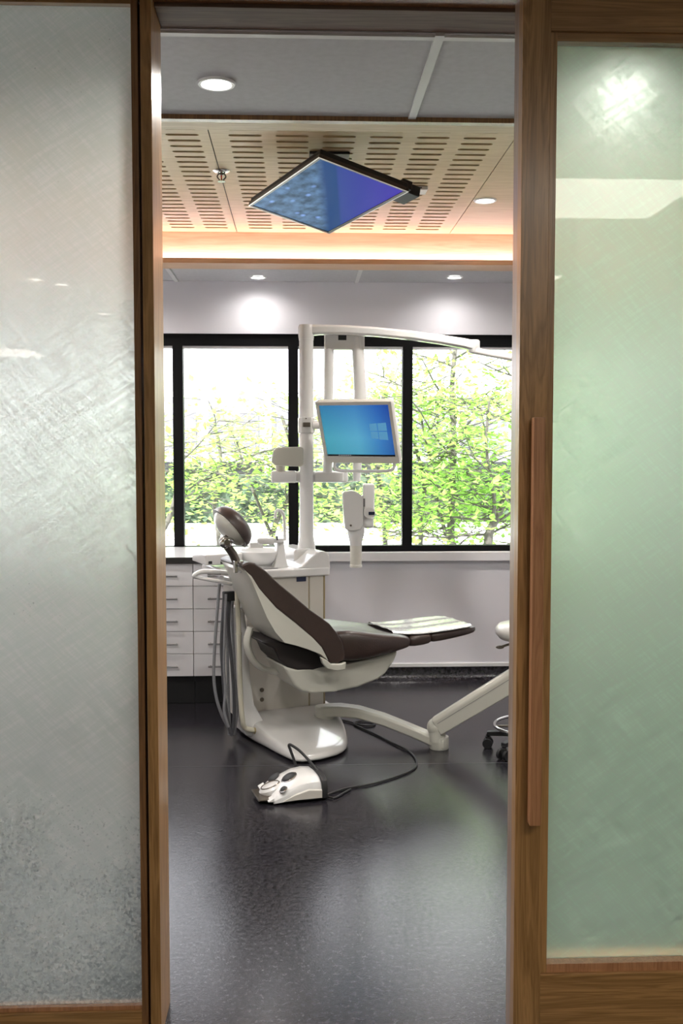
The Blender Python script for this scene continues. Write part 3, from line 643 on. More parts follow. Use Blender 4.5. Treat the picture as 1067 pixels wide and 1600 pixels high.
# ------------------------------------------------------------------ x-ray unit
YX = PB.y+.06
xr = thing('xray_unit', 'white x-ray head hanging on two upright arms right of the pole', 'x-ray unit', atY(559, 860, YX))
def X(x, y, dy=0): return atY(x, y, YX+dy)
put('folding_arm', G().tube([X(514,523), X(514,560), X(513,630), X(512,740)], .0285, seg=16, sub=3), M_white, xr)
put('folding_arm', G().tube([X(557,523), X(560,560), X(563,630), X(559,700), X(557,752)], [.036,.036,.038,.03,.022], seg=16, sub=4), M_white, xr)
put('top_knuckle', G().box((X(506,0).x, YX-.03, X(0,545).z), (X(570,0).x, YX+.03, X(0,520).z)), M_white, xr, bevel=.012)
put('knuckle_gap', G().box((X(528,0).x, YX-.0315, X(0,530).z), (X(541,0).x, YX-.0285, X(0,522).z)), M_dark, xr, bevel=.001)
put('swivel_bar', G().box((X(490,0).x, YX-.03, X(0,754).z), (X(537,0).x, YX+.02, X(0,738).z)), M_white, xr, bevel=.01)
body = [(534,772),(537,768),(551,766),(560,770),(567,777),(567,820),(563,827),(553,829),(545,829),(538,825),(536,800)]
put('tube_head', G().ring_loft([[atY(x, y, YX-.13) + Vector((0, dy+.13-.0, 0)) for x, y in body] for dy in (-.17,-.05)]), M_white, xr, bevel=.018)
put('head_back', G().box((X(556,0,-.1).x, YX-.13, X(0,826,-.1).z), (X(585,0,-.1).x, YX-.03, X(0,775,-.1).z)), M_white, xr, bevel=.014)
put('yoke', G().box((X(567,0,-.1).x, YX-.145, X(0,800,-.1).z), (X(586,0,-.1).x, YX-.09, X(0,756,-.1).z)), M_white, xr, bevel=.012)
put('yoke_cap', G().cyl(atY(577,801,YX-.15), atY(577,801,YX-.172)+Vector((0,0,0)), .034, seg=28), M_white, xr, bevel=.005)
put('display', G().box((atY(577,0,YX-.176).x, YX-.178, atY(0,806,YX-.176).z), (atY(587,0,YX-.176).x, YX-.17, atY(0,801,YX-.176).z)), M_label, xr, label='small dark blue display window')
put('side_slot', G().box((atY(568,0,YX-.15).x, YX-.149, atY(0,793,YX-.15).z), (atY(571.5,0,YX-.15).x, YX-.144, atY(0,780,YX-.15).z)), M_carc, xr)
kc = atY(548, 821, YX-.171); put('screw', G().cyl(kc+Vector((0,.01,0)), kc-Vector((0,.004,0)), .006), M_gunmetal, xr)
cone = atY(556, 848, YX-.10)
def cz_(y): return atY(556, y, YX-.10).z
put('collimator', G().lathe([(.052, cz_(822)),(.050, cz_(832)),(.036, cz_(848)),(.034, cz_(852))], (cone.x, cone.y, 0), seg=30), M_white, xr)
put('aiming_tube', G().lathe([(.034, cz_(852)),(.033, cz_(882)),(.0355, cz_(882.5)),(.0355, cz_(886)),(.03, cz_(886)),(.03, cz_(884))], (cone.x, cone.y, 0), seg=30), mat('translucent_grey_cone', (.62,.60,.54), .3, var=.02), xr)

# ------------------------------------------------------------------ assistant console on the pole (left)
ac = thing('assistant_console', 'white rounded console head on a short cross bar, left of the pole', 'console', atY(450, 742, PB.y-.06))
put('cross_bar', G().box((atY(421,0,PB.y-.05).x, PB.y+.045, atY(0,755,PB.y).z), (atY(545,0,PB.y).x, PB.y+.085, atY(0,737,PB.y).z)).box((atY(420,0,PB.y-.05).x, PB.y-.03, atY(0,755,PB.y).z), (atY(462,0,PB.y).x, PB.y+.085, atY(0,736,PB.y).z)), M_white, ac, bevel=.014)
put('neck', G().cyl(atY(438,737,PB.y-.0), atY(438,727,PB.y-.0), .028), M_unit, ac)
hd = [(424,722),(427,704),(432,699),(470,698),(474,701),(474,726),(470,729),(430,727.5)]
put('console_head', G().ring_loft([[atY(x, y, PB.y-.05)+Vector((0, dy, 0)) for x, y in hd] for dy in (-.06,-.02,.0)]), M_cream, ac, bevel=.012)

# ------------------------------------------------------------------ monitor
mt = thing('monitor', 'pale framed monitor with blue desktop picture, arm clamped to the white pole', 'monitor', (0.33, 5.80, 1.67))
MC = Vector((0.3285, 5.7991, 1.6742))
MX = Vector((0.8909,-0.4542,-0.0087)); MU = Vector((-0.1674,-0.3460,0.9232)); MN = MX.cross(MU)
if MN.y > 0: MN = -MN
def mo(x, y, d): return MC + MX*x + MU*y + MN*d
mw, mh = .23, .185
put('case', G().box((-mw, -mh, -.045), (mw, mh, -.002), mo), M_bezel, mt, bevel=.010)
g = G(); bt, bb, bl = .021, .040, .020
sx0, sx1, sy0, sy1 = -mw+bl, mw-bl, -mh+bb, mh-bt
for a, b in (((-mw,-mh,-.004),(mw,sy0,.008)), ((-mw,sy1,-.004),(mw,mh,.008)), ((-mw,sy0,-.004),(sx0,sy1,.008)), ((sx1,sy0,-.004),(mw,sy1,.008))): g.box(a, b, mo)
put('bezel', g, M_bezel, mt, bevel=.003)
def desk_mat():
    m, nt, b = new_mat('blue_desktop'); N = nt.nodes; K = nt.links
    uv = N.new('ShaderNodeUVMap'); sx = N.new('ShaderNodeSeparateXYZ'); K.new(uv.outputs[0], sx.inputs[0])
    r = N.new('ShaderNodeValToRGB'); K.new(sx.outputs['X'], r.inputs[0]); e = r.color_ramp.elements
    e[0].color = (.045,.26,.37,1); e[1].color = (.015,.08,.32,1); q = e.new(.5); q.color = (.07,.29,.47,1); q = e.new(.82); q.color = (.03,.15,.42,1)
    gy = N.new('ShaderNodeValToRGB'); K.new(sx.outputs['Y'], gy.inputs[0]); e = gy.color_ramp.elements
    e[0].color = (.8,.95,.85,1); e[1].color = (.55,.6,.85,1); q = e.new(.35); q.color = (1.15,1.1,1,1)
    mx = N.new('ShaderNodeMix'); mx.data_type = 'RGBA'; mx.blend_type = 'MULTIPLY'; mx.inputs[0].default_value = 1; K.new(r.outputs[0], mx.inputs[6]); K.new(gy.outputs[0], mx.inputs[7])
    b.inputs['Base Color'].default_value = (.01,.01,.012,1); b.inputs['Roughness'].default_value = .25
    K.new(mx.outputs[2], b.inputs['Emission Color']); b.inputs['Emission Strength'].default_value = .55; return m
screen('screen', desk_mat(), [mo(sx0,sy0,.001), mo(sx1,sy0,.001), mo(sx1,sy1,.001), mo(sx0,sy1,.001)], mt)
g = G(); SW, SH = sx1-sx0, sy1-sy0
def su(u, v): return sx0+SW*u, sy0+SH*v
for (ua, ub_, va, vb, ta, tb) in ((.69,.795,.50,.635,0,.012), (.805,.93,.50,.645,.012,.02), (.69,.795,.355,.485,0,-.0), (.805,.93,.335,.485,.0,-.005)):
    pts_ = [su(ua,va), su(ub_,va+(-.012 if va < .4 else 0)), su(ub_,vb+(.014 if va > .4 else 0)), su(ua,vb)]
    g.add([mo(x, y, .0016) for x, y in pts_], [(0,1,2,3)])
put('window_pane_emblem', g, emis('pale_blue_light', (.10,.33,.56), .40), mt, smooth=0)
x0_, y0_ = su(0,0); x1_, y1_ = su(1,.035)
put('taskbar', G().add([mo(x0_,y0_,.0015), mo(x1_,y0_,.0015), mo(x1_,y1_,.0015), mo(x0_,y1_,.0015)], [(0,1,2,3)]), mat('taskbar_black', (.004,.005,.01), .25), mt, smooth=0)
g = G()
for i in range(7):
    x, y = su(.17+.028*i, .012); g.box((x, y, .0016), (x+.005, y+.004, .002), mo)
put('taskbar_icon_row', g, emis('icon_grey', (.3,.3,.32), .8), mt, smooth=0)
put('grab_bar', G().tube([mo(-.17,-.18,-.01), mo(-.175,-.205,.01), mo(-.15,-.225,.02), mo(-.05,-.228,.024), mo(.08,-.226,.024), mo(.17,-.222,.02), mo(.195,-.205,.01), mo(.19,-.18,-.01)], .009, seg=12), M_white, mt)
pj = atY(478, 664, PB.y-.03)
put('arm', G().tube([Vector((PB.x+.03, PB.y-.02, pj.z)), Vector((PB.x+.12, PB.y-.01, pj.z)), mo(.0,.0,-.12), mo(0,0,-.04)], .024, seg=14), M_white, mt)
put('clamp', G().lathe([(.0418, pj.z-.05),(.049, pj.z-.045),(.049, pj.z+.04),(.0418, pj.z+.045)], (PB.x, PB.y, 0), seg=32, cap=False).box((PB.x-.03, PB.y-.06, pj.z-.045), (PB.x+.03, PB.y-.03, pj.z+.045)), M_white, mt, bevel=.004)
put('clamp_lock', G().box((PB.x-.020, PB.y-.068, pj.z-.012), (PB.x+.022, PB.y-.058, pj.z+.014)).cyl((PB.x-.002, PB.y-.055, pj.z+.036), (PB.x-.002, PB.y-.066, pj.z+.036), .004), M_gunmetal, mt, bevel=.002)

# ------------------------------------------------------------------ suction hose holder and hoses
VH = .22
hs = thing('hose_holder', 'white looped instrument holder with long grey suction hoses hanging down beside the chair', 'hose holder', L2W(uz(345,900,VH)[0], VH, 0), PHI)
def Hh(x, y, v=VH): u, z = uz(x, y, v); return L2W(u, v, z)
put('holder_loop', G().tube([Hh(366,897), Hh(340,894), Hh(318,893), Hh(306,897), Hh(304,901), Hh(312,903), Hh(335,907,VH-.05), Hh(362,912,VH-.06)], [.017,.019,.019,.015,.012,.013,.014,.014], seg=14, flat=(Z, .72)), M_white, hs)
put('support_arm', G().tube([Hh(345,905), Hh(362,908,VH+.05), Hh(385,912,VH+.11)], .02), M_white, hs)
put('slot_shadow', G().box((-.035,-.008,-.003),(.035,.008,.003), Matrix.Translation(Hh(335,897)+Vector((0,-.01,.0)))), M_carc, hs)
put('hose_block', G().box((-.03,-.02,-.03),(.04,.02,.02), Matrix.Translation(Hh(357,930))@Matrix.Rotation(PHI,4,'Z')), M_dark, hs, bevel=.006)
hp = [([(343,912),(341,935),(338,975),(335,1020),(334,1058),(338,1090),(347,1118),(361,1144)], .0085, M_hose, .02),
      ([(351,925),(348,965),(346,1010),(348,1050),(351,1090),(355,1120),(360,1146)], .0095, M_hosed, .0),
      ([(356,925),(354,965),(355,1010),(356,1055),(357,1090),(358,1120),(358,1148)], .0085, M_hose, .03),
      ([(360,925),(357,970),(360,1015),(364,1060),(366,1100),(365,1130),(361,1150)], .0095, M_hosed, .01),
      ([(365,928),(362,960),(364,1000),(366,1030),(369,1070),(370,1110),(366,1148)], .008, M_hose, .04),
      ([(353,928),(351,990),(350,1040),(352,1080),(350,1110),(357,1136)], .0075, M_hose, -.02)]
for pts_, r_, m_, dv in hp:
    put('suction_hose', G().tube([Hh(x, y, VH+dv) for x, y in pts_], r_, seg=10, sub=5), m_, hs)

# ------------------------------------------------------------------ dental chair
ch = thing('dental_chair', 'brown leather dental chair reclined, white shells, clear cover on the foot end', 'dental chair', L2W(.05, 0, 0), PHI)
VN = -.22
def prof(pts, v): return [uz(x, y, v) for x, y in pts]
def slab(name, pts, v, hw, m, bevel, rows=(-1, -.5, 0, .5, 1), crown=None, seg=4, smooth=50, label=None):
    """pts traced on the near side plane v; hw half widths (number or per vertex); crown(i, t)->(du,dz)"""
    P = prof(pts, v); n = len(P); hws = hw if isinstance(hw, (list, tuple)) else [hw]*n
    rings = []
    for t_ in rows:
        ring = []
        for i, (u, z) in enumerate(P):
            du, dz = crown(i, t_) if crown else (0, 0)
            ring.append(L2W(u+du, t_*hws[i], z+dz))
        rings.append(ring)
    return put(name, G().ring_loft(rings), m, ch, bevel=bevel, smooth=smooth, seg=seg, label=label)
cush = [(381,884),(392,879),(401,880),(418,893),(438,913),(461,932),(484,952),(500,963),(514,974),(526,989),(534,1003),(538,1018),(537,1030),(526,1036),(513,1035),(501,1011),(487,996),(461,973),(432,950),(406,921),(395,902),(382,890)]
hwc = [.19,.19,.195,.21,.22,.225,.23,.23,.235,.235,.235,.235,.235,.235,.235,.235,.23,.23,.225,.215,.2,.19]
slab('backrest_cushion', cush, VN, hwc, M_leather, .016, rows=(-1,-.8,-.4,0,.4,.8,1), crown=lambda i, t_: (-(1-t_*t_)*.012, -(1-t_*t_)*.01) if 2 <= i <= 10 else (0,0))
shell = [(382,889),(395,901),(406,920),(432,949),(461,972),(487,995),(501,1010),(512,1032),(500,1022),(480,1014),(461,1008),(444,1004),(430,988),(417,965),(405,935),(394,906),(386,893)]
hws_ = [.195,.2,.21,.215,.22,.225,.23,.23,.23,.23,.23,.23,.225,.22,.215,.205,.195]
slab('backrest_shell', shell, VN, hws_, M_cream, .03, rows=(-1,-.8,-.4,0,.4,.8,1), crown=lambda i, t_: ((1-t_*t_)*-.02 if i >= 11 else 0, 0), seg=4)
# curved bracket under the back
VB = .06
bb_ = [(391,980),(386,1003),(390,1022),(401,1038),(418,1047),(446,1051),(470,1058)]
put('back_bracket', G().tube([L2W(uz(x,y,VB)[0], VB, uz(x,y,VB)[1]) for x, y in bb_], [.016,.019,.019,.017,.016,.018,.024], seg=14, flat=(W, 1.8)), M_cream, ch)
put('bracket_web', G().tube([L2W(uz(x,y,VB)[0], VB, uz(x,y,VB)[1]) for x, y in ((403,994),(412,996),(424,999),(440,1004),(470,1012))], [.012,.016,.018,.018,.018], seg=12, flat=(W, 3)), M_cream, ch)
slab('seat_bellows', [(408,1003),(424,1000),(461,1008),(496,1018),(506,1026),(511,1040),(490,1047),(465,1048),(449,1043),(436,1031),(429,1015),(419,1010)], -.15, .15, M_bellow, .012)
slab('seat_carrier', [(446,1042),(465,1047),(510,1044),(545,1037),(590,1027),(623,1017),(616,1034),(604,1053),(592,1063),(560,1075),(525,1082),(490,1086),(474,1083),(464,1074),(455,1060)], -.18, [.15]*3+[.18]*4+[.17]*4+[.15]*4, M_cream, .016)
slab('hinge_cover', [(500,1026),(510,1031),(516,1037),(532,1037),(540,1034),(539,1046),(525,1048),(511,1045),(503,1036)], -.245, .255, M_cream, .006, rows=(-1,-.9))
slab('hinge_cover', [(500,1026),(510,1031),(516,1037),(532,1037),(540,1034),(539,1046),(525,1048),(511,1045),(503,1036)], -.245, .255, M_cream, .006, rows=(.9,1))
put('support_arm', G().box((uz(480,1060,0)[0], .0, uz(480,1066,.1)[1]), (uz(500,1070,0)[0]+.06, VF-.002, uz(480,1048,.1)[1]), L2W), M_cream, ch, bevel=.015)
# seat pad: stations in u with saddle cross-section
def seat_pad(name, st, m, nseg=20, hwtop=.92):
    """st: list of (px, ytop, ybot, halfwidth, dip, rise)"""
    rings = []
    for (x, yt, yb_, hw, dip, rise) in st:
        u, z1 = uz(x, yt, VN); _, z0 = uz(x, yb_, VN); mid = (z0+z1)/2; hh_ = (z1-z0)/2
        ring = []
        for k in range(nseg*2):
            a_ = 2*PI*k/(nseg*2); c, s_ = math.cos(a_), math.sin(a_)
            e_ = .32
            vv = hw*(abs(c)**e_)*(1 if c >= 0 else -1); zz = hh_*(abs(s_)**.6)*(1 if s_ >= 0 else -1)
            if s_ > 0: zz += -dip*(1-(vv/hw)**2)*s_ + rise*s_*(abs(vv/hw)**3)
            ring.append(L2W(u, vv, mid+zz))
        rings.append(ring)
    return put(name, G().ring_loft(rings), m, ch, smooth=70, subd=1)
seat_pad('seat_cushion', [(520,1000,1022,.17,.0,.0),(526,988,1033,.215,.02,.02),(540,984,1037,.24,.03,.03),(562,986,1036,.25,.03,.035),(590,989,1029,.25,.022,.02),(615,990,1022,.24,.015,.01),(634,992,1017,.225,.01,.005),(642,994,1014,.215,.005,0),(645,999,1009,.2,0,0)], M_leather)
seat_pad('leg_cushion', [(641,999,1010,.195,0,0),(645,993,1014,.21,.0,0),(660,991,1012,.212,.0,0),(675,989,1009,.21,.0,0),(679,992,1005,.2,0,0)], M_leather)
seat_pad('foot_cushion', [(676,993,1004,.19,0,0),(680,988,1008,.20,0,0),(710,984,1002,.195,0,0),(735,981,997,.18,0,0),(752,980,993,.16,0,0),(757,983,989,.13,0,0)], M_leather)
# clear film cover lying over the foot end
rings = []
def cov(x, y, hw_, lift):
    u, z = uz(x, y, VN); return [L2W(u, hw_*t_, z+lift+(0.002*math.sin(t_*9+x)) - (.010 if abs(t_) > .93 else 0)) for t_ in [k/10-1 for k in range(21)]]
rows_ = [(622,989.5,.16),(640,990.5,.185),(660,989,.195),(680,986.5,.197),(710,982.6,.195),(735,979.6,.18),(746,978.9,.16)]
top = [cov(x, y, h_, .004) for x, y, h_ in rows_]
g = G(); n_ = 21
vs_ = [p for r in top for p in r] + [p-Z*.0025 for r in top for p in r]; K_ = len(rows_)*n_; fs_ = []
for i in range(len(rows_)-1):
    for j in range(n_-1):
        a_ = i*n_+j; fs_ += [(a_, a_+1, a_+n_+1, a_+n_), (K_+a_+n_, K_+a_+n_+1, K_+a_+1, K_+a_)]
bd = [j for j in range(n_)] + [i*n_+n_-1 for i in range(1, len(rows_))] + [(len(rows_)-1)*n_+j for j in range(n_-2, -1, -1)] + [i*n_ for i in range(len(rows_)-2, 0, -1)]
for q in range(len(bd)): a_, b_ = bd[q], bd[(q+1) % len(bd)]; fs_.append((a_, K_+a_, K_+b_, b_))
g.add(vs_, fs_)
put('clear_cover', g, M_cover, ch, smooth=60)
# headrest
hc = at_v(361, 824, 0); T_ = (A*.62 - Z*.785).normalized(); Nf = W.cross(T_).normalized()
if Nf.dot(A) < 0: Nf = -Nf
HC = hc
put('headrest_cushion', G().ellips(HC-Nf*.010, T_*.124, W*.138, Nf*.080, '+', p=.55), M_leather, ch, smooth=60)
put('headrest_shell', G().ellips(HC-Nf*.009-T_*.0, T_*.106, W*.124, Nf*.046, '-', p=.8), M_cream, ch, smooth=60)
kb = at_v(350, 846, -.05)
put('headrest_knuckle', G().ellips(kb, A*.026, W*.045, Z*.026).cyl(kb-W*.05, kb-W*.058, .016), M_gunmetal, ch)
put('headrest_knob', G().ellips(kb+A*.0-Z*.008-W*.03, A*.034, W*.02, Z*.024).ellips(kb+A*.012+Z*.008-W*.03, A*.03, W*.018, Z*.016), M_chrome, ch)
k2 = at_v(364, 866, -.05); k3 = at_v(374, 888, -.05)
put('headrest_arm', G().tube([kb, k2, k3], [.02,.021,.024], seg=14, flat=(W, 1.5), smooth=False).tube([kb, at_v(360,835,-.03)], .018, smooth=False), M_gunmetal, ch)
k4 = at_v(372, 880, -.11)
put('arm_clamp', G().box((-.009,-.012,-.035),(.009,.012,.025), Matrix.Translation(at_v(368,884,-.12))@Matrix.Rotation(PHI,4,'Z')).box((-.009,-.012,-.035),(.009,.012,.025), Matrix.Translation(at_v(377,884,-.12))@Matrix.Rotation(PHI,4,'Z')), M_chrome, ch, bevel=.003)

# ------------------------------------------------------------------ delivery arm
da = thing('delivery_arm', 'white two-part swing arm low over the floor, rising right from its elbow', 'swing arm', atZ(508, 1125, 0))
ar = [((503,1111),5.62,.034,.05),((530,1109),5.60,.031,.05),((560,1112.5),5.56,.030,.048),((600,1124),5.50,.029,.046),((640,1140),5.44,.029,.045),((668,1152),5.38,.030,.046),((684,1159),5.345,.031,.048),((695,1161),5.33,.030,.04)]
rings = []
for (x, y), Y_, h_, w_ in ar:
    p = atY(x, y, Y_); rings.append([p+Vector((a_*w_*.25, a_*w_, b_*h_)) for a_, b_ in ((-1,-.7),(-.75,-1),(.75,-1),(1,-.7),(1,.7),(.75,1),(-.75,1),(-1,.7))])
put('lower_arm', G().ring_loft(rings), M_cream, da, bevel=.006)
p = atY(507, 1113, 5.62); put('swivel_base', G().lathe([(.055,.055),(.05,.08),(.046,p.z-.03),(.056,p.z-.028),(.056,p.z+.03),(.05,p.z+.036)], (p.x, p.y, 0), seg=30), M_cream, da)
pe_ = atY(686, 1159, 5.345)
put('elbow_post', G().lathe([(.048,pe_.z-.036),(.052,pe_.z-.03),(.052,pe_.z+.02),(.05,pe_.z+.03)], (pe_.x, pe_.y, 0), seg=30), M_cream, da)
e0 = atY(683, 1133, 5.34); e1 = atY(800, 1061, 5.20); dr = (e1-e0).normalized(); e1 = e0+(e1-e0)*1.45
sd = dr.cross(Z).normalized(); nu = sd.cross(dr).normalized()
def arms(p, hw_, h0, h1): return [p+sd*a_*hw_+nu*b_ for a_, b_ in ((-1,h0),(1,h0),(1,h1*.6),(.7,h1),(-.7,h1),(-1,h1*.6))]
put('upper_arm', G().ring_loft([arms(e0, .045,-.052,.047), arms(e1,.045,-.066,.052)]), M_cream, da, bevel=.008)
put('arm_groove', G().ring_loft([[e+sd*a_*.0462+nu*b_ for a_, b_ in ((-1,.008),(1,.008),(1,.011),(-1,.011))] for e in (e0+dr*.02, e1-dr*.01)]), M_carc, da, smooth=0)
put('elbow_cover', G().ellips(e0-Z*.01-dr*.005, dr*.05, sd*.048, nu*.052).ring_loft([[e0+Vector((q[0],q[1],q[2])) for q in [(math.cos(k*PI/10)*.046, math.sin(k*PI/10)*.046, zz) for k in range(20)]] for zz in (-.085, -.02)]), M_cream, da, smooth=50)
hd_ = e1+Vector((.02,0,.02))
put('tray_post', G().cyl(hd_, hd_+Vector((0,0,.35)), .03), M_cream, da)
put('delivery_head', G().box((-.2,-.12,0),(.2,.12,.05), Matrix.Translation(hd_+Vector((.05,0,.35)))), M_white, da, bevel=.02)

# ------------------------------------------------------------------ foot control
fc0 = atZ(458, 1250, 0)
fa = R(14); FX = Vector((math.cos(fa), math.sin(fa), 0)); FY = Vector((-math.sin(fa), math.cos(fa), 0))
def F(x, y, z): return Vector((fc0.x, fc0.y, 0)) + FX*x + FY*y + Z*z
fc = thing('foot_control', 'white and black foot control with wire handle on the floor before the chair', 'foot control', F(0,.08,0), fa)
base = [(-.165,.03),(-.155,-.01),(-.10,-.05),(-.05,-.062),(.14,-.062),(.155,-.05),(.155,.16),(.14,.175),(-.08,.175),(-.14,.10)]
put('base_pan', G().ring_loft([[F(x, y+.03, z) for x, y in base] for z in (.001, .016)]), M_dark, fc, bevel=.004)
# domed white housing lofted along x: low nose at the left, cut-out for the pedal disc
rings = []
for x, hz, y0_, y1_ in ((-.10,.030,-.045,.185),(-.085,.046,-.05,.19),(-.04,.074,-.052,.195),(.02,.100,-.053,.198),(.07,.108,-.053,.198),(.11,.104,-.05,.196),(.125,.094,-.045,.19)):
    rings.append([F(x, y, z*hz) for y, z in ((y0_, .16), (y0_+.002, .55), (y0_+.014, .8), (y0_+.045, .96), (y0_+.09, 1), (y1_-.09, 1), (y1_-.045, .96), (y1_-.014, .8), (y1_-.002, .55), (y1_, .16))])
put('housing', G().ring_loft(rings), M_white, fc, smooth=45, bevel=.003)
put('side_lobe', G().ring_loft([[F(x, y, z) for y in (-.05, -.005) for z in ((.016, h_) if y < -.01 else (h_, .016))] for x, h_ in ((-.125,.020),(-.098,.033))]), M_white, fc, bevel=.003)
put('side_lobe', G().ring_loft([[F(x, y, z) for y in (.14, .185) for z in ((.016, h_) if y < .15 else (h_, .016))] for x, h_ in ((-.125,.020),(-.098,.033))]), M_white, fc, bevel=.003)
put('side_skirt', G().ring_loft([[F(x, -.0535, z) for x, z in ((-.06,.016),(.02,.018),(.12,.018))] + [F(x, -.0535, z) for x, z in ((.12,.055),(.06,.062),(.0,.045))], [F(x, -.058, z) for x, z in ((-.06,.016),(.02,.018),(.12,.018))] + [F(x, -.058, z) for x, z in ((.12,.05),(.06,.056),(.0,.04))]]), M_unit, fc)
put('rear_cap', G().ring_loft([[F(x, yy, zz) for yy, zz in ((-.056,.012),(-.056,.06),(-.04,.092),(.0,.104),(.14,.104),(.18,.092),(.2,.06),(.2,.012))] for x in (.122,.148)]), M_dark, fc, bevel=.005)
put('pedal_plate', G().box((-.165,-.03,.0165),(-.09,.13,.024), F), M_gunmetal, fc, bevel=.003)
put('pedal_disc', G().lathe([(.056,-.02),(.058,.0),(.05,.010),(.002,.013)], F(-.088,.065,.046), d=(-.35,0,1)), M_white, fc)
put('disc_ring', G().lathe([(.040,.012),(.043,.0145),(.046,.0115)], F(-.088,.065,.046), d=(-.35,0,1), cap=False), M_gunmetal, fc)
put('button_collar', G().ellips(F(-.008,.05,.088), FX*.036+Z*.018, FY*.042, Z*.007), M_chrome, fc)
put('button', G().ellips(F(-.009,.05,.091), FX*.031+Z*.014, FY*.036, Z*.012), M_dark, fc)
put('button_collar', G().ellips(F(-.052,-.03,.062), FX*.018+Z*.010, FY*.027-Z*.0, Z*.007), M_chrome, fc)
put('button', G().ellips(F(-.053,-.03,.064), FX*.014+Z*.008, FY*.022, Z*.010), M_dark, fc)
put('button', G().ellips(F(-.058,.14,.066), FX*.026+Z*.016, FY*.03, Z*.010), M_dark, fc)
put('wire_handle', G().tube([F(.055,.16,.09), F(.045,.165,.13), F(.030,.17,.175), F(.022,.172,.20), F(.032,.168,.202), F(.07,.15,.175), F(.11,.11,.13), F(.14,.06,.085), F(.152,.03,.03)], .0065, seg=10), M_dark, fc)
cpts = [(508,1243),(540,1232),(580,1225),(620,1213),(645,1202),(651,1190),(640,1175),(615,1162),(590,1149),(566,1138),(553,1131),(560,1127),(575,1126.5),(585,1129),(583,1133),(570,1134),(556,1131),(543,1127),(528,1124)]
put('cable', G().tube([atZ(x, y, .0065) for x, y in cpts], .0055, seg=8, sub=5), M_dark, fc)
put('cable', G().tube([F(.14,.03,.012), atZ(520,1247,.006), atZ(535,1240,.006), atZ(548,1233,.006)], .005, seg=8), M_dark, fc)

# ------------------------------------------------------------------ stool at the right
sc0 = Vector((1.235, 5.27, 0))
st = thing('operator_stool', 'wheeled operator stool with pale seat and chrome foot ring, half behind the right door', 'stool', sc0)
for k in range(5):
    a_ = R(196+72*k) if k else R(196)
    a_ = R([163, 217, 289, 1, 91][k]); d_ = Vector((math.cos(a_), math.sin(a_), 0))
    sp = put('base_spoke', G().ring_loft([[sc0+d_*r_+d_.cross(Z)*(a2_*w_)+Z*(zz+b2_*h_) for a2_, b2_ in ((-1,-1),(1,-1),(1,1),(-1,1))] for r_, w_, zz, h_ in ((.03,.024,.095,.016),(.255,.016,.078,.011))]), M_dark, st, bevel=.004)
    cpos = sc0+d_*.25; cs = d_.cross(Z)
    put('caster', G().cyl(cpos+cs*.012+Z*.027, cpos+cs*.03+Z*.027, .0265, seg=22).cyl(cpos-cs*.012+Z*.027, cpos-cs*.03+Z*.027, .0265, seg=22).cyl(cpos+Z*.03, cpos+Z*.075, .010).box((-.014,-.014,.03),(.014,.014,.062), Matrix.Translation(cpos)), M_dark, sp, bevel=.002)
put('foot_ring', G().tube([sc0+Vector((math.cos(R(a_))*.215, math.sin(R(a_))*.215, .135)) for a_ in range(0, 361, 15)], .0085, seg=12, sub=2), M_chrome, st)
put('ring_struts', G().cyl(sc0+Vector((-.215,0,.135)), sc0+Vector((.215,0,.135)), .006).cyl(sc0+Vector((0,-.215,.135)), sc0+Vector((0,.215,.135)), .006), M_gunmetal, st)
put('gas_column', G().cyl(sc0+Z*.09, sc0+Z*.40, .026).cyl(sc0+Z*.4, sc0+Z*.585, .016), M_dark, st)
zs_ = atY(786, 990, 5.2).z
put('seat', G().ring_loft([[sc0+Vector((math.cos(q*PI/18)*r_, math.sin(q*PI/18)*r_*.95, zs_+zz)) for q in range(36)] for r_, zz in ((.15,-.045),(.195,-.038),(.215,-.015),(.217,.012),(.20,.032),(.15,.042),(.05,.045))]), M_stool, st, smooth=60)
put('height_lever', G().tube([sc0+Vector((-.02,0,zs_-.06)), sc0+Vector((-.13,-.02,zs_-.062)), sc0+Vector((-.19,-.03,zs_-.075))], .006).ellips(sc0+Vector((-.2,-.03,zs_-.078)), Vector((.022,0,0)), Vector((0,.012,0)), Z*.009), M_gunmetal, st)

# ------------------------------------------------------------------ the door wall: jamb, glazed screen, sliding door
YJ0, YJ1 = 2.70, 2.866
XJ = atZ(266, 1566, 0).x
xj0 = XJ-.028; 
jb = mark(put('trim_2', G().box((xj0, YJ0-.02, 0), (XJ, YJ1, 2.72)), M_oak, bevel=.002), 'upright oak jamb on the left of the doorway', 'door jamb', kind='structure')
ZH = atZ(500, 42, 0.0+2.71).z
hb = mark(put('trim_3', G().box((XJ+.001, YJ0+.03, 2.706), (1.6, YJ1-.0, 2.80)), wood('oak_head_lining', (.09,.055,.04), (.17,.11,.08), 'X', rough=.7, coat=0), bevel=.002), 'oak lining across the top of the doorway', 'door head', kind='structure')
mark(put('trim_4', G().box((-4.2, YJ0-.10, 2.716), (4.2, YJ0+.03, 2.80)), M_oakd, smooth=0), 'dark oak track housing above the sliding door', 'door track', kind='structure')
mark(put('wall_front', G().box((-4.2, YJ0-.02, 2.80), (4.2, YJ1, 3.2)).box((-4.2, YJ0+.03, 2.70), (XJ-.03, YJ1, 2.80)).box((-4.2, YJ0+.0, -.0), (-2.35, YJ1-.01, 2.70)).box((3.2, YJ0, 0), (4.2, YJ1-.01, 2.70)), M_wall, smooth=0), 'wall over the glazed screen and door', 'wall', kind='structure')
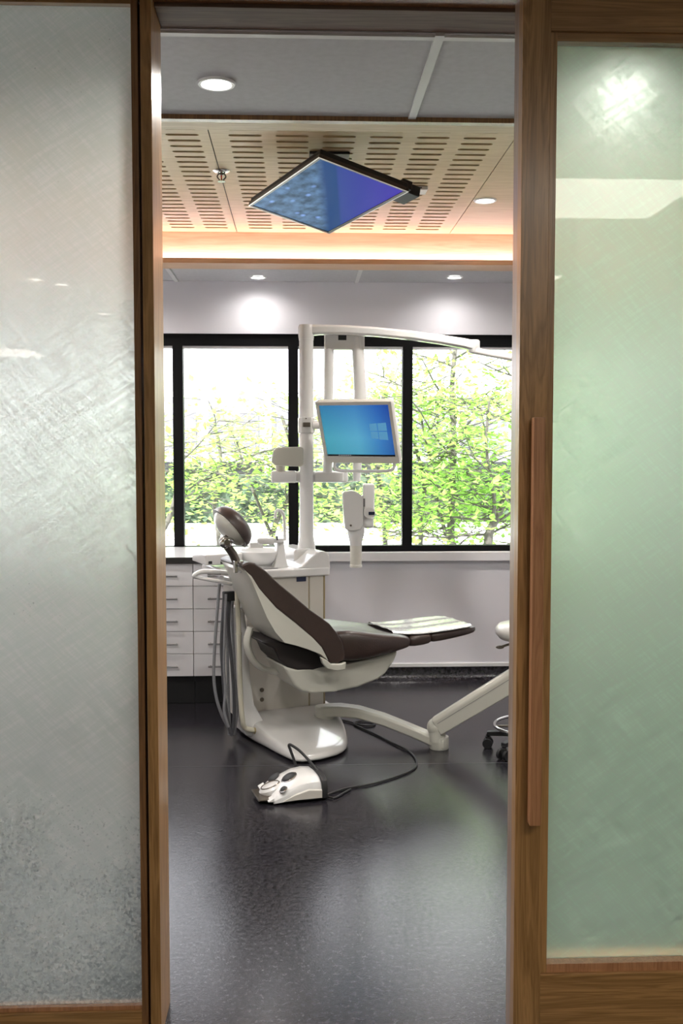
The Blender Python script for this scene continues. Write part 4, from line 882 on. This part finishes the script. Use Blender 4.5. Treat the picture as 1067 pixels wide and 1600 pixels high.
# left glazed screen: glass edge x=206@0, 226@1570
YG = YJ0+.0
pg = atY(211, 400, YG-.0)
xg = atY(209.5, 400, YG).x; xw = atY(219, 400, YG-.01).x
zgb = atY(100, 1571, YG).z; zgt = atY(100, 8, YG).z
d2 = struct('door_2', 'fixed screen of pale etched glass in a thin oak frame left of the doorway', 'glazed screen', (-1.2, YG, 0))
XS0 = -2.3
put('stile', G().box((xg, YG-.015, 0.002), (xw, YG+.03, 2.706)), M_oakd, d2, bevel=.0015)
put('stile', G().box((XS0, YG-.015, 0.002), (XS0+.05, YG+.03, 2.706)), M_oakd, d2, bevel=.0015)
put('top_rail', G().box((XS0+.05, YG-.015, zgt), (xg, YG+.03, 2.706)), M_oakx, d2, bevel=.0015)
put('bottom_rail', G().box((XS0+.05, YG-.015, 0.002), (xg, YG+.03, zgb-.012)), M_oakx, d2, bevel=.0015)
put('glazing_bead', G().box((XS0+.05, YG-.008, zgb-.0115), (xg, YG+.025, zgb)), M_oakh, d2, bevel=.001)
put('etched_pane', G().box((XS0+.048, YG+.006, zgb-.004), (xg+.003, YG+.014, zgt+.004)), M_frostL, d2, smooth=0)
# shadow gap backing between screen and jamb
mark(put('trim_5', G().box((xw+.0005, YG+.02, 0), (xj0-.0005, YG+.035, 2.705)), M_dark, smooth=0), 'black recessed gap strip between the left screen and the jamb', 'gap strip', kind='structure')
# sliding leaf
YD = 2.60; TD = .10
x_l = atY(812.5, 500, YD).x; x_s = atY(856, 500, YD).x; x_g = atY(865.5, 500, YD+.012).x
x_lb = x_l
zr = atY(950, 1521, YD).z; zgl = atY(950, 1504, YD+.012).z; ztr = atY(950, 49, YD).z; zgt2 = atY(950, 66, YD+.012).z
d1 = struct('door_1', 'oak sliding door with green frosted glass and long wooden pull, standing open', 'sliding door', ((x_l+2.0)/2, YD, 0))
XD1 = 1.75
put('stile', G().box((x_l, YD, .012), (x_s, YD+TD*.45, 2.712)), M_oak, d1, bevel=.0015)
put('stile_edge', G().box((x_l+.0005, YD+TD*.452, .012), (x_s, YD+TD, 2.712)), wood('oak_edge_grey', (.22,.15,.11), (.38,.28,.22), 'Z'), d1, bevel=.001)
put('stile', G().box((XD1-.1, YD, .012), (XD1, YD+TD, 2.712)), M_oak, d1, bevel=.0015)
put('top_rail', G().box((x_s, YD+.001, ztr), (XD1-.1, YD+TD, 2.712)), M_oakx, d1, bevel=.001)
put('bottom_rail', G().box((x_s, YD+.001, .012), (XD1-.1, YD+TD, zr)), M_oakx, d1, bevel=.001)
put('glazing_bead', G().box((x_s, YD+.010, zr), (x_g, YD+TD-.01, ztr)), M_oak, d1, bevel=.001)
put('glazing_bead', G().box((XD1-.11, YD+.010, zr), (XD1-.1, YD+TD-.01, ztr)), M_oak, d1, bevel=.001)
put('glazing_bead', G().box((x_g, YD+.010, zr), (XD1-.11, YD+TD-.01, zgl)), M_oakh, d1, bevel=.001)
put('glazing_bead', G().box((x_g, YD+.010, zgt2), (XD1-.11, YD+TD-.01, ztr)), M_oakx, d1, bevel=.001)
put('frosted_pane', G().box((x_g-.004, YD+.040, zgl-.004), (XD1-.106, YD+.048, zgt2+.004)), M_frostR, d1, smooth=0)
yh = YD-.045
hx0, hx1 = atY(834, 700, yh).x, atY(852, 700, yh).x; hz1, hz0 = atY(840, 652, yh).z, atY(840, 1291, yh).z
put('pull_handle', G().box((hx0, yh, hz0), (hx1, YD-.012, hz1)).box((hx0+.008, YD-.0125, hz0+.1), (hx1-.008, YD+.001, hz0+.16)).box((hx0+.008, YD-.0125, hz1-.16), (hx1-.008, YD+.001, hz1-.1)), M_oakh, d1, bevel=.002)
# glazed fixed screen beyond the leaf
d3 = struct('door_3', 'fixed glazed screen on the right, beyond the sliding door', 'glazed screen', (2.4, YG, 0))
put('stile', G().box((1.62, YG+.04, 0.002), (1.68, YG+.1, 2.70)), M_oakd, d3); put('stile', G().box((3.12, YG+.04, .002), (3.18, YG+.1, 2.70)), M_oakd, d3)
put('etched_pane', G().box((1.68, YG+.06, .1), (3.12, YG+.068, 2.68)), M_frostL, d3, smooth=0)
put('bottom_rail', G().box((1.68, YG+.04, .002), (3.12, YG+.1, .1)), M_oakx, d3)

# ------------------------------------------------------------------ hall (behind the viewer; seen in the glass)
HC_ = 2.81
mark(put('ceiling', G().box((-4.2, -8.8, HC_), (4.2, YJ0-.02, HC_+.1)), M_hallw, smooth=0), 'white ceiling of the hall', 'ceiling', kind='structure')
mark(put('wall_left', G().box((-4.3, -8.8, 0), (-4.2, YJ1, HC_)), M_hallw, smooth=0), 'hall side wall on the left', 'wall', kind='structure')
mark(put('wall_right', G().box((4.2, -8.8, 0), (4.3, YJ1, HC_)), M_hallw, smooth=0), 'hall side wall on the right', 'wall', kind='structure')
mark(put('wall_back', G().box((-4.2, -8.9, 0), (4.2, -8.8, HC_)), M_hallw, smooth=0), 'far end wall of the hall', 'wall', kind='structure')
for (xa, xb, ya, yb2, lb) in ((0.65, 1.85, -0.2, 0.59, 'square light panel in the hall ceiling nearest the green door'), (0.65, 1.85, -2.72, -1.93, 'second light panel in the hall ceiling, further from the green door'), (-4.1, -3.27, -8.23, -7.19, 'light panel in the hall ceiling at the far left')):
    t = thing('ceiling_light_panel', lb, 'ceiling light', ((xa+xb)/2, (ya+yb2)/2, HC_))
    put('diffuser', G().box((xa, ya, HC_-.008), (xb, yb2, HC_-.002)), M_panel, t, smooth=0)
    g = G(); 
    for a, b in (((xa-.02, ya-.02, HC_-.012), (xb+.02, ya, HC_)), ((xa-.02, yb2, HC_-.012), (xb+.02, yb2+.02, HC_)), ((xa-.02, ya, HC_-.012), (xa, yb2, HC_)), ((xb, ya, HC_-.012), (xb+.02, yb2, HC_))): g.box(a, b)
    put('frame', g, M_ring, t, smooth=0)
for x, y, lb in ((-1.76, -2.41, 'warm hall downlight, nearest one mirrored in the left glass'), (-1.9, -2.19, 'hall downlight just left of the warm one mirrored in the left glass'), (-1.76, -4.05, 'hall downlight mirrored lowest and rightmost in the left glass'), (.3, -.9, 'hall downlight above the doorway approach')):
    downlight(x, y, HC_-.001, lb, r=.06, lens=M_warm, power=45, color=(1, .92, .8))

# ------------------------------------------------------------------ outside
mark(put('paving', G().box((-60, YW+.25, -.5), (60, 90, -.4)), M_conc, smooth=0), 'bright pale paving outside the windows', 'ground', kind='structure')
zroad = 0
b = thing('office_building', 'long low grey building with white columns across the road', 'building', (0, 42, -.4))
zt_ = atY(330, 620, 40).z; zm_ = atY(330, 722, 40).z; zb_ = atY(330, 770, 40).z
put('upper_wall', G().box((-30, 40.3, zm_), (30, 48, zt_)), M_bldg, b, smooth=0)
put('parapet', G().box((-30, 40.1, zt_), (30, 48, zt_+.35)), M_bpost, b, smooth=0)
for k in range(-7, 9):
    x = atY(320, 700, 39.8).x + k*2.42*1.0
    put('column', G().box((x-.13, 39.7, -.4), (x+.13, 40.0, zt_+.1)), M_bpost, b, smooth=0)
    if k < 8: put('window_pane', G().box((x+.35, 40.2, zm_+.5), (x+2.05, 40.29, zt_-.6)), mat('grey_glass_panel', (.12,.12,.14), .2) if k == -7 else MATS['grey_glass_panel'], b, smooth=0)
put('lower_recess', G().box((-30, 41.5, -.4), (30, 48, zm_)), mat('dark_recess', (.06,.065,.07), .8, var=.3, scale=.4), b, smooth=0)
mark(put('white_wall', G().box((-40, 30.0, -.4), (40, 30.3, atY(330, 771, 30).z)), M_bpost, smooth=0), 'low bright white wall in front of the grey building', 'wall', kind='structure')
# hedge
rnd = random.Random(11)
def leaf_quads(g, p, s, rnd, tilt=.7):
    d = Vector((rnd.uniform(-1,1), rnd.uniform(-1,1), rnd.uniform(-tilt,tilt))).normalized()
    q = d.cross(Vector((rnd.uniform(-.4,.4), rnd.uniform(-.4,.4), 1))).normalized()
    n = d.cross(q)*.18*s
    g.add([p-d*s, p+q*s*.55+n, p+d*s, p-q*s*.55+n], [(0,1,3),(1,2,3)])
g = G()
for k in range(9000):
    x = rnd.uniform(-12, 14); leaf_quads(g, Vector((x, rnd.uniform(28.4, 29.6), rnd.uniform(-.4, atY(330, 738, 29).z + .15*math.sin(x*1.7)))), .16, rnd)
gb = bpy.data.objects
h_ = thing('hedge', 'dark clipped hedge in front of the grey building', 'hedge', (0, 29, -.4))
put('hedge_leaves', g, M_hedge, h_, smooth=0, kind='stuff')
put('hedge_body', G().box((-12,28.6,-.4),(14,29.4, atY(330, 742, 29).z)), M_hedge, h_, smooth=0)

def tree(base, stems, label, seed, nleaf, mleaf, lsize=.05, spread=1.0, zlo=.45):
    """base: foot on the ground; stems: list of polylines (world points) with start radius"""
    rn = random.Random(seed)
    t = thing('slender_tree', label, 'tree', base)
    g = G(); ends = []
    def branch(p, d, L, r, depth):
        pts = [p]; q = p.copy(); dd = d.copy(); n = 4
        for i in range(n):
            dd = (dd + Vector((rn.uniform(-.28,.28), rn.uniform(-.28,.28), rn.uniform(-.12,.16)))).normalized(); q = q + dd*(L/n); pts.append(q.copy())
        g.tube(pts, [r*(1-.6*i/n) for i in range(n+1)], seg=5, sub=2)
        if depth == 0:
            for q_ in pts[1:]: ends.append((q_, L*.30))
            return
        for q_ in pts[1:]:
            for s_ in range(2):
                a_ = rn.uniform(0, 2*PI); nd = (Vector((math.cos(a_), math.sin(a_)*.7, rn.uniform(-.05,.45)))).normalized()
                branch(q_, nd, L*rn.uniform(.5,.8), r*.5, depth-1)
    for pl, r in stems:
        P = [Vector(p) for p in pl]; r *= .75; g.tube(P, [r*(1-.55*i/(len(P)-1)) for i in range(len(P))], seg=8, sub=4)
        for i in range(1, len(P)):
            for s_ in range(3):
                f_ = rn.random(); q_ = P[i-1].lerp(P[i], f_)
                if q_.z < zlo: continue
                a_ = rn.uniform(0, 2*PI); branch(q_, Vector((math.cos(a_), math.sin(a_)*.6, rn.uniform(0,.5))).normalized(), rn.uniform(.5,.95)*spread, r*.28, 1)
    put('trunk', g, M_bark, t, smooth=60)
    gl = G()
    for k in range(nleaf):
        c, rad = ends[rn.randrange(len(ends))]
        p = c + Vector((rn.gauss(0,1)*rad, rn.gauss(0,1)*rad, rn.gauss(0,.45)*rad))
        leaf_quads(gl, p, lsize*rn.uniform(.6,1.2), rn, .45)
    put('foliage', gl, mleaf, t, smooth=0, kind='stuff')
    return t
def TP(Y_, *pts): return [atY(x, y, Y_+dy) for x, y, dy in pts]
tree(atY(705,1000,10), [(TP(10,(704,1000,0),(704,850,0),(706,770,0),(709,690,.1),(706,610,.2),(712,540,.3)), .06), (TP(10,(704,850,0),(692,820,.1),(682,775,.2),(672,720,.3),(655,640,.4)), .03)],
     'slender tree with straight grey trunk in the middle of the rightmost bay', 1, 2000, M_leaf[0])
tree(atY(760,1000,9.4), [(TP(9.4,(757,1000,0),(762,850,0),(773,815,0),(790,780,.1),(815,740,.2),(835,660,.3),(840,580,.3)), .062), (TP(9.4,(770,820,0),(772,780,-.1),(760,700,-.2),(765,620,-.2)), .028)],
     'leaning tree with thick curved trunk at the right edge of the window', 2, 2000, M_leaf[0])
tree(atY(658,1000,10.6), [(TP(10.6,(658,1000,0),(657,850,0),(660,800,0),(663,762,0),(650,700,.1),(630,640,.2)), .04), (TP(10.6,(663,762,0),(685,725,.1),(705,690,.2),(715,640,.3)), .03)],
     'thin forked tree just right of the second black mullion', 3, 1300, M_leaf[2])
tree(atY(600,1000,11.2), [(TP(11.2,(600,1000,0),(602,850,0),(596,780,0),(590,700,.1),(600,610,.2)), .045)],
     'slender tree seen right of the blue monitor', 4, 1100, M_leaf[2])
tree(atY(430,1000,9.8), [(TP(9.8,(420,1000,0),(425,840,0),(450,780,0),(460,720,.1),(440,650,.2)), .04), (TP(9.8,(425,840,0),(405,790,0),(385,740,.1),(370,690,.1)), .025)],
     'slender tree between the spittoon and the white pole', 5, 1000, M_leaf[2], zlo=.6)
tree(atY(345,1000,10.8), [(TP(10.8,(340,1000,0),(342,850,0),(335,790,0),(345,720,.1),(335,660,.2)), .04)],
     'leafy young tree behind the headrest', 6, 700, M_leaf[2], zlo=.5)
tree(atY(250,1000,9.2), [(TP(9.2,(225,1000,0),(240,860,0),(262,815,0),(275,770,.1),(280,700,.2)), .045)],
     'tree with an arching branch in the leftmost visible bay', 7, 650, M_leaf[0], zlo=.5)
tree(atY(900,1000,10.2), [(TP(10.2,(900,1000,0),(905,850,0),(900,760,0),(915,660,.1),(905,560,.2)), .05)],
     'tree beyond the right door, outside the last bay', 8, 1500, M_leaf[1])
tree(atY(120,1000,10.5), [(TP(10.5,(110,1000,0),(115,850,0),(125,760,0),(120,660,.1)), .05)],
     'tree outside the hidden left bay', 9, 350, M_leaf[1])

# daylight portals just outside each pane guide sky light through the windows
for k in range(6):
    ld = bpy.data.lights.new('sky_portal', 'AREA'); ld.shape = 'RECTANGLE'; ld.size = pit-.07; ld.size_y = zg1-zg0; ld.cycles.is_portal = True
    lo = bpy.data.objects.new('sky_portal', ld); lo.location = ((xs[k]+xs[k+1])/2, YW+.14, (zg0+zg1)/2); lo.rotation_euler = (-PI/2, 0, 0); col.objects.link(lo)
